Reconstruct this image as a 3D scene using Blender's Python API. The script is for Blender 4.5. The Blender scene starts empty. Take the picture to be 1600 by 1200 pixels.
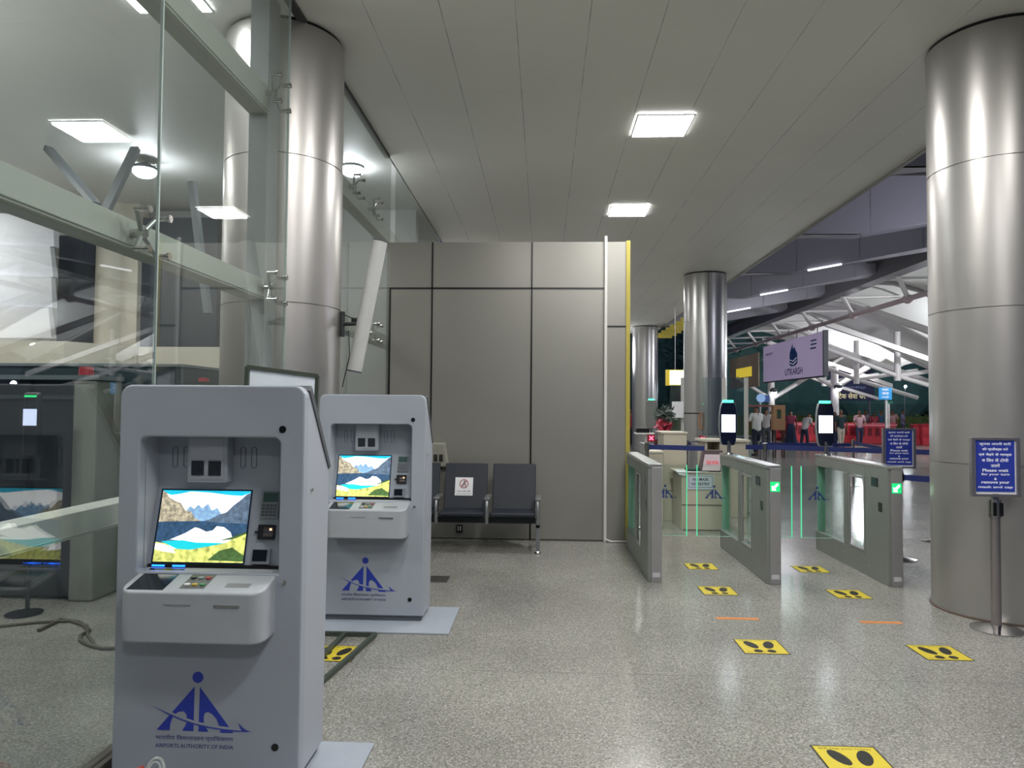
import bpy, math, random
from mathutils import Vector, Matrix
random.seed(7)
SC = bpy.context.scene
COL = SC.collection
PI = math.pi
S = 1.1                      # the scene is laid out in survey units, scaled to metres at the end

# ------------------------------------------------------------------ camera
F = 1100.0
EYE = Vector((0, 0, 1.52))
YAW, PITCH, ROLL = 0.0455, 0.032, 0.008
RC = Matrix.Rotation(YAW, 3, 'Z') @ Matrix.Rotation(PI/2 + PITCH, 3, 'X') @ Matrix.Rotation(ROLL, 3, 'Z')
def ray(px, py): return RC @ Vector(((px-800)/F, -(py-600)/F, -1))
def atY(px, py, Y):
    d = ray(px, py); return EYE + d*(Y/d.y)
def atX(px, py, X):
    d = ray(px, py); return EYE + d*(X/d.x)
def fl(px, py, z=0.0):
    d = ray(px, py); return EYE + d*((z-EYE.z)/d.z)
cam_d = bpy.data.cameras.new('camera'); cam = bpy.data.objects.new('camera', cam_d); COL.objects.link(cam)
cam.matrix_world = Matrix.Translation(EYE) @ RC.to_4x4()
cam_d.sensor_width = 36; cam_d.lens = F/1600*36; cam_d.clip_end = 500
SC.camera = cam

# ------------------------------------------------------------------ materials
def lin(c):
    if isinstance(c, str):
        c = [int(c[i:i+2], 16)/255 for i in (0, 2, 4)]
    return [x/12.92 if x <= .04045 else ((x+.055)/1.055)**2.4 for x in c] + [1]
MATS = {}
def mat(name, col='808080', rough=.5, metal=0., emit=0., noise=.06, nscale=12., bump=0., coat=0., spec=.5, alpha=1.):
    if name in MATS: return MATS[name]
    m = bpy.data.materials.new(name); m.use_nodes = True
    nt = m.node_tree; b = nt.nodes['Principled BSDF']; c = lin(col)
    b.inputs['Roughness'].default_value = rough; b.inputs['Metallic'].default_value = metal
    b.inputs['Specular IOR Level'].default_value = spec
    if coat: b.inputs['Coat Weight'].default_value = coat; b.inputs['Coat Roughness'].default_value = .1
    tc = nt.nodes.new('ShaderNodeTexCoord'); n = nt.nodes.new('ShaderNodeTexNoise')
    n.inputs['Scale'].default_value = nscale; n.inputs['Detail'].default_value = 3
    nt.links.new(tc.outputs['Object'], n.inputs['Vector'])
    r = nt.nodes.new('ShaderNodeMapRange'); r.inputs['To Min'].default_value = 1-noise; r.inputs['To Max'].default_value = 1+noise
    nt.links.new(n.outputs['Fac'], r.inputs['Value'])
    mx = nt.nodes.new('ShaderNodeVectorMath'); mx.operation = 'SCALE'; mx.inputs[0].default_value = c[:3]
    nt.links.new(r.outputs[0], mx.inputs['Scale'])
    nt.links.new(mx.outputs[0], b.inputs['Base Color'])
    if emit:
        nt.links.new(mx.outputs[0], b.inputs['Emission Color']); b.inputs['Emission Strength'].default_value = emit
    if bump:
        bp = nt.nodes.new('ShaderNodeBump'); bp.inputs['Strength'].default_value = bump; bp.inputs['Distance'].default_value = .01
        nt.links.new(n.outputs['Fac'], bp.inputs['Height']); nt.links.new(bp.outputs[0], b.inputs['Normal'])
    MATS[name] = m; return m

def glass_mat(name, tint, base=.07, gain=.75):
    m = bpy.data.materials.new(name); m.use_nodes = True; nt = m.node_tree; nt.nodes.clear()
    o = nt.nodes.new('ShaderNodeOutputMaterial'); mx = nt.nodes.new('ShaderNodeMixShader')
    t = nt.nodes.new('ShaderNodeBsdfTransparent'); g = nt.nodes.new('ShaderNodeBsdfGlossy')
    t.inputs[0].default_value = (*tint, 1); g.inputs['Roughness'].default_value = .0
    lw = nt.nodes.new('ShaderNodeLayerWeight'); p = nt.nodes.new('ShaderNodeMath'); p.operation = 'POWER'; p.inputs[1].default_value = 3.5
    a = nt.nodes.new('ShaderNodeMath'); a.operation = 'MULTIPLY_ADD'; a.inputs[1].default_value = gain; a.inputs[2].default_value = base
    nt.links.new(lw.outputs['Facing'], p.inputs[0]); nt.links.new(p.outputs[0], a.inputs[0]); nt.links.new(a.outputs[0], mx.inputs[0])
    nt.links.new(t.outputs[0], mx.inputs[1]); nt.links.new(g.outputs[0], mx.inputs[2]); nt.links.new(mx.outputs[0], o.inputs[0])
    MATS[name] = m; return m

def floor_mat():
    m = bpy.data.materials.new('terrazzo'); m.use_nodes = True; nt = m.node_tree; b = nt.nodes['Principled BSDF']; L = nt.links.new
    tc = nt.nodes.new('ShaderNodeNewGeometry')
    v = nt.nodes.new('ShaderNodeTexVoronoi'); v.inputs['Scale'].default_value = 125
    n1 = nt.nodes.new('ShaderNodeTexNoise'); n1.inputs['Scale'].default_value = 75; n1.inputs['Detail'].default_value = 5; n1.inputs['Roughness'].default_value = .75
    n2 = nt.nodes.new('ShaderNodeTexNoise'); n2.inputs['Scale'].default_value = .9; n2.inputs['Detail'].default_value = 4
    for n in (v, n1, n2): L(tc.outputs['Position'], n.inputs['Vector'])
    cr = nt.nodes.new('ShaderNodeValToRGB'); e = cr.color_ramp.elements
    e[0].position = 0; e[0].color = lin('33322d'); e[1].position = 1; e[1].color = lin('c4c3bd')
    e2 = cr.color_ramp.elements.new(.3); e2.color = lin('73726c'); e3 = cr.color_ramp.elements.new(.6); e3.color = lin('8e8d85')
    mixv = nt.nodes.new('ShaderNodeMix'); mixv.data_type = 'FLOAT'; mixv.inputs[0].default_value = .45
    s = nt.nodes.new('ShaderNodeSeparateColor'); L(v.outputs['Color'], s.inputs[0])
    mr = nt.nodes.new('ShaderNodeMapRange'); mr.inputs['From Min'].default_value = .3; mr.inputs['From Max'].default_value = .7; L(n1.outputs['Fac'], mr.inputs['Value'])
    L(mr.outputs[0], mixv.inputs[2]); L(s.outputs[0], mixv.inputs[3]); L(mixv.outputs[0], cr.inputs[0])
    r2 = nt.nodes.new('ShaderNodeMapRange'); r2.inputs['From Min'].default_value = .3; r2.inputs['From Max'].default_value = .7
    r2.inputs['To Min'].default_value = .8; r2.inputs['To Max'].default_value = 1.12; L(n2.outputs['Fac'], r2.inputs['Value'])
    # slab joints
    sx = nt.nodes.new('ShaderNodeSeparateXYZ'); L(tc.outputs['Position'], sx.inputs[0])
    def line(sock, period, off, w):
        a = nt.nodes.new('ShaderNodeMath'); a.operation = 'ADD'; a.inputs[1].default_value = off; L(sock, a.inputs[0])
        q = nt.nodes.new('ShaderNodeMath'); q.operation = 'PINGPONG'; q.inputs[1].default_value = period/2; L(a.outputs[0], q.inputs[0])
        t = nt.nodes.new('ShaderNodeMath'); t.operation = 'LESS_THAN'; t.inputs[1].default_value = w; L(q.outputs[0], t.inputs[0]); return t.outputs[0]
    lx = line(sx.outputs['X'], 3.3, 1.2, .006); ly = line(sx.outputs['Y'], 3.3, 2.1, .006)
    mxn = nt.nodes.new('ShaderNodeMath'); mxn.operation = 'MAXIMUM'; L(lx, mxn.inputs[0]); L(ly, mxn.inputs[1])
    j = nt.nodes.new('ShaderNodeMath'); j.operation = 'MULTIPLY_ADD'; j.inputs[1].default_value = -.22; j.inputs[2].default_value = 1; L(mxn.outputs[0], j.inputs[0])
    k = nt.nodes.new('ShaderNodeMath'); k.operation = 'MULTIPLY'; L(r2.outputs[0], k.inputs[0]); L(j.outputs[0], k.inputs[1])
    sc = nt.nodes.new('ShaderNodeVectorMath'); sc.operation = 'SCALE'; L(cr.outputs[0], sc.inputs[0]); L(k.outputs[0], sc.inputs['Scale'])
    L(sc.outputs[0], b.inputs['Base Color'])
    rr = nt.nodes.new('ShaderNodeMapRange'); rr.inputs['To Min'].default_value = .12; rr.inputs['To Max'].default_value = .26; L(n1.outputs['Fac'], rr.inputs['Value'])
    L(rr.outputs[0], b.inputs['Roughness']); b.inputs['Specular IOR Level'].default_value = .55
    MATS['terrazzo'] = m; return m

def lined_mat(name, col, axes, rough=.6, depth=.35, metal=0.):
    """plain panels with thin dark joints; axes = [(axis, period, offset, halfwidth, strength)] in metres"""
    m = bpy.data.materials.new(name); m.use_nodes = True; nt = m.node_tree; b = nt.nodes['Principled BSDF']; L = nt.links.new
    g = nt.nodes.new('ShaderNodeNewGeometry'); sx = nt.nodes.new('ShaderNodeSeparateXYZ'); L(g.outputs['Position'], sx.inputs[0])
    n = nt.nodes.new('ShaderNodeTexNoise'); n.inputs['Scale'].default_value = .8; L(g.outputs['Position'], n.inputs['Vector'])
    r = nt.nodes.new('ShaderNodeMapRange'); r.inputs['To Min'].default_value = .93; r.inputs['To Max'].default_value = 1.05; L(n.outputs['Fac'], r.inputs['Value'])
    cur = r.outputs[0]
    nb = nt.nodes.new('ShaderNodeTexNoise'); nb.inputs['Scale'].default_value = 2.2; L(g.outputs['Position'], nb.inputs['Vector'])
    for ax, per, off, hw, st in axes:
        a = nt.nodes.new('ShaderNodeMath'); a.operation = 'ADD'; a.inputs[1].default_value = off; L(sx.outputs[ax], a.inputs[0])
        q = nt.nodes.new('ShaderNodeMath'); q.operation = 'PINGPONG'; q.inputs[1].default_value = per/2; L(a.outputs[0], q.inputs[0])
        t = nt.nodes.new('ShaderNodeMath'); t.operation = 'LESS_THAN'; t.inputs[1].default_value = hw; L(q.outputs[0], t.inputs[0])
        mr = nt.nodes.new('ShaderNodeMapRange'); mr.inputs['From Min'].default_value = .35; mr.inputs['From Max'].default_value = .65; mr.inputs['To Min'].default_value = .25*st; mr.inputs['To Max'].default_value = st; L(nb.outputs['Fac'], mr.inputs['Value'])
        mm = nt.nodes.new('ShaderNodeMath'); mm.operation = 'MULTIPLY'; L(t.outputs[0], mm.inputs[0]); L(mr.outputs[0], mm.inputs[1])
        s1 = nt.nodes.new('ShaderNodeMath'); s1.operation = 'SUBTRACT'; s1.inputs[0].default_value = 1; L(mm.outputs[0], s1.inputs[1])
        mu = nt.nodes.new('ShaderNodeMath'); mu.operation = 'MULTIPLY'; L(cur, mu.inputs[0]); L(s1.outputs[0], mu.inputs[1]); cur = mu.outputs[0]
    sc = nt.nodes.new('ShaderNodeVectorMath'); sc.operation = 'SCALE'; sc.inputs[0].default_value = lin(col)[:3]; L(cur, sc.inputs['Scale'])
    L(sc.outputs[0], b.inputs['Base Color']); b.inputs['Roughness'].default_value = rough; b.inputs['Metallic'].default_value = metal
    MATS[name] = m; return m

G_FACADE = glass_mat('facade_glass', (.91, .94, .93), .085, .6)
G_CLEAR = glass_mat('clear_glass', (.90, .96, .93), .03, .1)
TERRAZZO = floor_mat()
CEIL = lined_mat('ceiling_panels', 'dddcd4', [('X', .6, -.354, .004, .6), ('Y', 1.2, .2, .0025, .12)], .55)
CEIL_OUT = lined_mat('outer_ceiling_panels', 'dededa', [('Y', 1.2, .4, .003, .25)], .55)
FASCIA = lined_mat('fascia_panels', 'a8a7b0', [('X', 1.32*S, -.1, .012, .6)], .6)
WALLP = mat('grey_wall_panel', '8b8982', .32, .25, noise=.04, nscale=1.5, bump=.02)
COLM = mat('brushed_column_metal', 'aeaba7', .36, .75, noise=.035, nscale=2.5)
COLM2 = mat('silver_column_metal', 'b9b8b6', .28, .85, noise=.04, nscale=2.5)
KG = mat('kiosk_grey_paint', '999fa8', .42, noise=.02)
KG2 = mat('kiosk_grey_lit', 'a2a7af', .42, noise=.02)  # kiosk grey lightened for faces that catch the light
KDG = mat('kiosk_dark_grey', '4b4e53', .5)
BLACK = mat('black_plastic', '08090b', .3)
DARK = mat('dark_glass_panel', '12181e', .12, spec=.6)
STEEL = mat('brushed_stainless', 'a3a2a2', .38, .6, noise=.08, nscale=5)
STEELD = mat('stainless_side', '8a8e89', .42, .5, noise=.08, nscale=4)
CHROME = mat('chrome', 'c4c2c0', .12, 1.)
BEAM = mat('painted_steel_cream', 'a9aca2', .5)
BEAMD = mat('painted_steel_grey', '8b9090', .5)
LOGOB = mat('logo_blue', '2438a0', .5, noise=.02)
TXTB = mat('lettering_blue', '3c4478', .5)
WHITE = mat('white_plastic', 'd8d8d6', .5)
PAPER = mat('white_paper', 'dcdcde', .8)
CREAM = mat('cream_laminate', 'bdb6a4', .6)
CREAM2 = mat('cream_wall', 'c9c2b2', .7)
NAVY = mat('navy_fabric', '1c2a66', .7)
SEATM = mat('dark_navy_seat', '161d29', .55)
YEL = mat('yellow_vinyl', 'c4b130', .5, noise=.08)
YELW = mat('yellow_trim', 'a2953f', .5)
ORG = mat('orange_tape', 'c0793c', .6)
RED = mat('red_plastic', 'b02a36', .5)
WHTUBE = mat('white_painted_tube', 'c9c6c4', .45)
MEMB = mat('canopy_membrane', 'cfd0cc', .6, noise=.05, nscale=.5)
SIGNB = mat('sign_blue', '26389a', .5, emit=.06)
GRN = mat('green_display', '0a9450', .4, emit=2.6)
GRNL = mat('green_led', '35e0a0', .4, emit=6)
GRNE = mat('green_glass_edge', '4fd8a0', .3, emit=.6)
SCRW = mat('lit_white_screen', 'e6ecfa', .3, emit=6, noise=.01)
WLIT = mat('lit_white_symbol', 'f0fff4', .4, emit=5)
REDL = mat('lit_red', 'e0203c', .4, emit=2.5)
BLUL = mat('lit_blue', '1a6aff', .4, emit=5)
LAMP = mat('lamp_diffuser', 'fdfdff', .5, emit=34, noise=0)
FLOODM = mat('mast_lens', 'f4f8ff', .5, emit=38, noise=0)
FLOOD = mat('floodlight_lens', 'f4f8ff', .5, emit=130, noise=0)
SKIN = mat('brown_skin', '6d4630', .6); HAIR = mat('black_hair', '0c0a0a', .6)

# ------------------------------------------------------------------ mesh builder
class MB:
    def __init__(s): s.v = []; s.f = []; s.m = []; s.k = 0
    def _add(s, vs, fs):
        n = len(s.v); s.v += [tuple(p) for p in vs]
        for f in fs: s.f.append([i+n for i in f]); s.m.append(s.k)
        return s
    def mi(s, k): s.k = k; return s
    def box(s, x0, x1, y0, y1, z0, z1):
        v = [(x, y, z) for z in (z0, z1) for y in (y0, y1) for x in (x0, x1)]
        return s._add(v, [(0, 2, 3, 1), (4, 5, 7, 6), (0, 1, 5, 4), (2, 6, 7, 3), (0, 4, 6, 2), (1, 3, 7, 5)])
    def hexa(s, b, t):            # four bottom, four top points, same order
        return s._add(list(b)+list(t), [(3, 2, 1, 0), (4, 5, 6, 7)] + [(i, (i+1) % 4, (i+1) % 4+4, i+4) for i in range(4)])
    def quad(s, *p): return s._add(p, [tuple(range(len(p)))])
    def prism(s, pts, d0, d1, ax='y'):
        def P(a, b, d): return {'y': (a, d, b), 'z': (a, b, d), 'x': (d, a, b)}[ax]
        n = len(pts); v = [P(a, b, d0) for a, b in pts] + [P(a, b, d1) for a, b in pts]
        return s._add(v, [tuple(range(n)), tuple(range(2*n-1, n-1, -1))] + [(i, i+n, (i+1) % n+n, (i+1) % n) for i in range(n)])
    def ring(s, out, hole, y0, y1):     # outlines of equal meaning: each starts bottom-centre, goes round; index 'h' = top centre
        (o, ho), (q, hq) = out, hole; no, nq = len(o), len(q)
        for y, fl_ in ((y0, 0), (y1, 1)):
            vs = [(a, y, b) for a, b in o] + [(a, y, b) for a, b in q]
            f1 = list(range(0, ho+1)) + [no+i for i in range(hq, -1, -1)]
            f2 = list(range(ho, no)) + [0] + [no] + [no+i for i in range(nq-1, hq-1, -1)]
            s._add(vs, [tuple(f1), tuple(f2)])
        for c in (o, q):
            n = len(c); s._add([(a, y0, b) for a, b in c]+[(a, y1, b) for a, b in c], [(i, (i+1) % n, (i+1) % n+n, i+n) for i in range(n)])
        return s
    def tube(s, p0, p1, r, r2=None, seg=12, cap=True):
        p0 = Vector(p0); p1 = Vector(p1); r2 = r if r2 is None else r2
        d = (p1-p0).normalized(); u = d.orthogonal().normalized(); w = d.cross(u)
        v = []
        for p, rr in ((p0, r), (p1, r2)):
            for i in range(seg):
                a = 2*PI*i/seg; v.append(p + u*math.cos(a)*rr + w*math.sin(a)*rr)
        f = [(i, (i+1) % seg, (i+1) % seg+seg, i+seg) for i in range(seg)]
        if cap: f += [tuple(range(seg-1, -1, -1)), tuple(range(seg, 2*seg))]
        return s._add(v, f)
    def path(s, pts, r, seg=8):
        pts = [Vector(p) for p in pts]; n = len(pts); v = []; prev = None
        for i, p in enumerate(pts):
            d = (pts[min(i+1, n-1)]-pts[max(i-1, 0)]).normalized()
            u = d.orthogonal().normalized() if prev is None else (prev - d*prev.dot(d)).normalized()
            prev = u; w = d.cross(u)
            for k in range(seg):
                a = 2*PI*k/seg; v.append(p+u*math.cos(a)*r+w*math.sin(a)*r)
        f = []
        for i in range(n-1):
            for k in range(seg): f.append((i*seg+k, i*seg+(k+1) % seg, (i+1)*seg+(k+1) % seg, (i+1)*seg+k))
        f += [tuple(range(seg-1, -1, -1)), tuple(range((n-1)*seg, n*seg))]
        return s._add(v, f)
    def lathe(s, prof, c=(0, 0), seg=40, a0=0, a1=2*PI):
        full = abs(a1-a0-2*PI) < 1e-6; n = seg if full else seg+1; v = []
        for r, z in prof:
            for i in range(n):
                a = a0+(a1-a0)*i/seg; v.append((c[0]+r*math.cos(a), c[1]+r*math.sin(a), z))
        f = []
        for j in range(len(prof)-1):
            for i in range(seg):
                i2 = (i+1) % n; f.append((j*n+i, j*n+i2, (j+1)*n+i2, (j+1)*n+i))
        return s._add(v, f)
    def disc(s, c, r, n_=(0, -1, 0), t=.002, seg=24):
        c = Vector(c); return s.tube(c, c+Vector(n_)*t, r, seg=seg)
    def sph(s, c, r, sc=(1, 1, 1), seg=16, rings=9):
        v = []; f = []
        for j in range(rings+1):
            t = PI*j/rings
            for i in range(seg):
                a = 2*PI*i/seg; v.append((c[0]+r*sc[0]*math.sin(t)*math.cos(a), c[1]+r*sc[1]*math.sin(t)*math.sin(a), c[2]+r*sc[2]*math.cos(t)))
        for j in range(rings):
            for i in range(seg): f.append((j*seg+i, (j+1)*seg+i, (j+1)*seg+(i+1) % seg, j*seg+(i+1) % seg))
        return s._add(v, f)
    def xf(s, M, start=0):
        s.v = s.v[:start] + [tuple(M @ Vector(p)) for p in s.v[start:]]; return s
    def build(s, name, mats, parent=None, smooth=False, bev=0, loc=None, fix=True, segs=2):
        me = bpy.data.meshes.new(name); me.from_pydata(s.v, [], s.f)
        if not isinstance(mats, (list, tuple)): mats = [mats]
        for m in mats: me.materials.append(m)
        me.polygons.foreach_set('material_index', s.m)
        if fix:
            import bmesh
            bm = bmesh.new(); bm.from_mesh(me); bmesh.ops.remove_doubles(bm, verts=bm.verts, dist=1e-5)
            bmesh.ops.recalc_face_normals(bm, faces=bm.faces); bm.to_mesh(me); bm.free()
        if smooth:
            for p in me.polygons: p.use_smooth = True
            try: me.set_sharp_from_angle(angle=math.radians(40))
            except Exception: pass
        o = bpy.data.objects.new(name, me); COL.objects.link(o)
        if parent: o.parent = parent
        if loc: o.location = loc
        if bev:
            b = o.modifiers.new('bevel', 'BEVEL'); b.width = bev; b.segments = segs; b.limit_method = 'ANGLE'; b.angle_limit = math.radians(50)
        return o

def tag(o, label=None, cat=None, group=None, kind=None):
    if label: o['label'] = label
    if cat: o['category'] = cat
    if group: o['group'] = group
    if kind: o['kind'] = kind
    return o
def thing(name, label, cat, loc=(0, 0, 0), rz=0, group=None):
    o = bpy.data.objects.new(name, None); COL.objects.link(o); o.location = loc; o.rotation_euler = (0, 0, rz); o.empty_display_size = .1
    return tag(o, label, cat, group)
def struct(name, mb, m, label=None, **k):
    o = mb.build(name, m, **k); o['kind'] = 'structure'; tag(o, label or name.replace('_', ' '), 'structure'); return o
def children(o): return [c for c in bpy.data.objects if c.parent == o]
def copy_tree(o, parent=None):
    c = o.copy(); COL.objects.link(c); c.parent = parent
    for ch in children(o): copy_tree(ch, c)
    return c
def rrect(x0, x1, z0, z1, r, top_only=False, n=5):
    """outline from bottom centre, counter-clockwise; returns (points, index of top centre)"""
    p = [((x0+x1)/2, z0)]
    def arc(cx, cz, a0):
        for i in range(n+1):
            a = a0+PI/2*i/n; p.append((cx+r*math.cos(a), cz+r*math.sin(a)))
    if top_only: p.append((x1, z0))
    else: arc(x1-r, z0+r, -PI/2)
    arc(x1-r, z1-r, 0); p.append(((x0+x1)/2, z1)); h = len(p)-1
    arc(x0+r, z1-r, PI/2)
    if top_only: p.append((x0, z0))
    else: arc(x0+r, z0+r, PI)
    return p, h
def text(s, width, height, parent, loc, m, rot=(PI/2, 0, 0), name='lettering', bold=0, ext=.0008):
    """lettering centred at loc, fitted to the width (and height) given"""
    cu = bpy.data.curves.new(name, 'FONT'); cu.body = s; cu.align_x = 'CENTER'; cu.align_y = 'CENTER'; cu.size = 1
    cu.extrude = 0; cu.offset = bold; cu.resolution_u = 2; cu.space_line = .95
    t = bpy.data.objects.new(name, cu); COL.objects.link(t); bpy.context.view_layer.update()
    me = bpy.data.meshes.new_from_object(t.evaluated_get(bpy.context.evaluated_depsgraph_get()))
    bpy.data.objects.remove(t); bpy.data.curves.remove(cu)
    xs = [v.co.x for v in me.vertices]; ys = [v.co.y for v in me.vertices]
    if not xs: return None
    cx, cy = (min(xs)+max(xs))/2, (min(ys)+max(ys))/2
    sx = width/(max(xs)-min(xs)); sy = (height/(max(ys)-min(ys))) if height else sx
    R = Matrix.Translation(loc) @ (Matrix.Rotation(rot[2], 4, 'Z') @ Matrix.Rotation(rot[0], 4, 'X')) @ Matrix.Diagonal((sx, sy, 1, 1)) @ Matrix.Translation((-cx, -cy, 0))
    me.transform(R); me.materials.clear(); me.materials.append(m)
    o = bpy.data.objects.new(name, me); COL.objects.link(o)
    if parent: o.parent = parent
    return o

# ------------------------------------------------------------------ the setting
H = 4.4
GX = -1.8
struct('floor', MB().quad((-12, -4, 0), (45, -4, 0), (45, 34, 0), (-12, 34, 0)), TERRAZZO)
struct('floor_outside', MB().quad((-12, 34, 0), (60, 34, 0), (60, 90, 0), (-12, 90, 0)), mat('asphalt', '5a5a58', .8, nscale=3))
def slab(x0, x1, y0, y1, z, t=.12): return MB().box(x0, x1, y0, y1, z, z+t)
struct('ceiling', slab(GX, 4.2, -4, 27.5, H), CEIL)
struct('ceiling_outside_glass', slab(-12, GX-.02, -4, 12, H), CEIL_OUT)
struct('trim_1', MB().box(GX-.05, GX+.01, -4, 7.96, H-.03, H), mat('dark_joint', '3a3c3a', .6), 'dark channel where the glass wall meets the ceiling')
struct('trim_2', MB().box(4.17, 4.22, -4, 27.5, H-.02, H+.14), mat('ceiling_edge', '8d8c86', .6), 'edge strip along the open side of the ceiling')
# back wall of grey panels, free-standing below the ceiling
WY = 8.06; WT = atY(900, 378, WY).z; WJ = [atY(675.5, 450, WY).x, atY(831, 450, WY).x]; WP = atY(946.5, 450, WY).x; WR = atY(978, 450, WY).x; WZ = atY(750, 450.5, WY).z; WZ2 = atY(962, 510, WY).z
struct('wall_back', MB().box(-1.83, WR, WY, WY+.25, 0, WT), WALLP)
struct('trim_3', MB().box(WR, WR+.047, WY-.02, WY+.25, 0, WT+.01), YELW, 'yellow edge strip of the grey panel wall')
j = MB()
for x in WJ: j.box(x-.009, x+.009, WY-.006, WY, 0, WT)
j.box(-1.80, -1.78, WY-.006, WY, 0, WZ)
j.box(-1.8, WP-.015, WY-.006, WY, WZ-.01, WZ+.01); j.box(WP+.015, WR, WY-.006, WY, WZ2-.008, WZ2+.008)
struct('trim_4', j, BLACK, 'black joints between the wall panels')
struct('trim_5', MB().box(-1.8, WR, WY-.004, WY, 0, .02), mat('wall_base', '4a4843', .6), 'dark shadow gap at the foot of the wall')
p = MB().box(WP-.017, WP+.015, WY-.035, WY-.0005, 0, WT+.06); p.path([(WP, WY-.03, .03), (WP+.07, WY-.06, .015), (WR+.02, WY-.05, .015)], .01)
tag(p.build('cable_conduit', mat('white_conduit', 'c8c6c0', .5), bev=.003), 'narrow white cable conduit running full height up the grey wall', 'conduit')
s_ = thing('wall_socket', 'small black power socket low on the grey wall under the bench', 'socket', (atY(718, 835, WY).x, WY, .12))
MB().box(-.035, .035, -.01, 0, -.045, .045).build('plate', BLACK, s_, bev=.003)
MB().box(-.02, -.008, -.016, -.01, -.02, .03).box(.006, .018, -.016, -.01, -.02, .03).build('switch', WHITE, s_)

# facade: glass panes, posts, beams
def pane(n, y0, y1, z0=.06, z1=H-.03, label=''):
    struct('window_%d' % n, MB().box(GX-.006, GX+.006, y0, y1, z0, z1), G_FACADE, label)
pane(1, -4, 1.492, label='glass pane of the facade beside the camera'); pane(2, 1.5, 3.161, label='large glass pane left of the front kiosk')
pane(3, 3.169, 4.78, label='glass pane between the vertical joint and the column'); pane(4, 5.89, 8.05, label='glass pane between the column and the grey wall'); pane(5, 8.34, 12, label='glass pane behind the grey wall')
struct('wall_left_far', MB().box(-2.1, -1.9, 12, 27.5, 0, H), mat('dim_outer_wall', 'b4b4b0', .6, noise=.05, nscale=.6))
struct('trim_6', MB().box(GX-.045, GX+.03, -4, 4.8, 0, .06).box(GX-.045, GX+.03, 5.9, 8.05, 0, .06), mat('base_channel', '4d443c', .5), 'metal channel at the foot of the glass wall')
struct('trim_7', MB().box(GX-.004, GX+.009, 3.16, 3.17, .06, H-.03).box(GX-.004, GX+.009, 4.775, 4.785, .06, H-.03), mat('silicone_joint', '8d9a96', .4), 'sealed joints between the glass panes')
for i, (z0, z1, nm) in enumerate([(.965, 1.07, 'lowest'), (2.24, 2.375, 'middle'), (3.53, 3.71, 'upper')]):
    struct('trim_%d' % (8+i), MB().box(-2.05, -1.92, -4, 4.72, z0, z1).box(-2.05, -1.92, 5.9, 10.15, z0, z1).box(-1.918, -1.912, -4, 4.72, z0+.012, z0+.017), BEAM, nm+' horizontal steel beam behind the glass', bev=.004)
struct('trim_11', MB().box(-2.05, -1.92, 4.72, 4.92, 0, H), BEAMD, 'vertical steel post beside the left column')
# spider fittings
def spider(Y, z, label, arms=4):
    t = thing('spider_fitting', label, 'glass fitting', (GX, Y, z), group='spider fittings of the glass wall')
    MB().tube((-.12, 0, 0), (-.05, 0, 0), .022).build('hub', CHROME, t, smooth=True)
    for a, b in ((-.085, .09), (.085, .09), (-.085, -.09), (.085, -.09))[:arms]:
        e = MB().tube((-.07, 0, 0), (-.05, a, b), .013, .009).build('arm', mat('fitting_steel', 'a5a9a8', .3, .8), t, smooth=True)
        MB().tube((-.055, a, b), (.016, a, b), .012).tube((.007, a, b), (.02, a, b), .018).build('bolt', CHROME, e, smooth=True)
spider(3.165, 2.31, 'four-armed spider fitting on the middle beam at the glass joint')
spider(4.69, 2.31, 'spider fitting at the column end of the middle beam')
spider(4.69, 3.66, 'spider fitting at the column end of the upper beam')
spider(3.165, 3.66, 'four-armed spider fitting on the upper beam at the glass joint')
spider(6.75, 3.66, 'spider fitting high up just right of the left column')
spider(7.55, 3.66, 'spider fitting near the top left corner of the grey wall')
spider(7.6, 2.31, 'spider fitting behind the tilted tube lamp')

# columns
def column(x, y, label, m, seam=None, r=.45):
    t = thing('round_column', label, 'column', (x, y, 0))
    prof = [(r, 0)]
    for z in (1.12, 2.27, 3.37):
        prof += [(r, z-.005), (r-.008, z-.004), (r-.008, z+.004), (r, z+.005)]
    prof += [(r, H-.03)]
    MB().lathe(prof, seg=96).build('cladding', m, t, smooth=True)
    MB().lathe([(r-.015, H-.03), (r-.015, H)], seg=64).build('top_gap', mat('gap_black', '1c1c1c', .8), t)
    MB().lathe([(r+.012, 0), (r+.012, .012), (r, .014)], seg=64).build('base_ring', mat('base_ring', '5b4c44', .5), t)
    if seam is not None:
        a = seam; MB().box(-.005, .005, -.004, .004, 0, H-.03).xf(Matrix.Translation((r*math.cos(a), r*math.sin(a), 0)) @ Matrix.Rotation(a+PI/2, 4, 'Z')).build('seam', KDG, t)
    return t
column(-2.07, 5.45, 'metal-clad round column at the left beside the glass wall', COLM)
column(3.49, 5.60, 'large metal-clad round column at the right behind the sign post', COLM)
column(3.46, 15.3, 'silver round column behind the middle gate, in line with the ceiling edge', COLM2, -1.65)
column(3.58, 25.2, 'farthest silver round column, right of the yellow wall edge', COLM2, -1.5)

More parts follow.
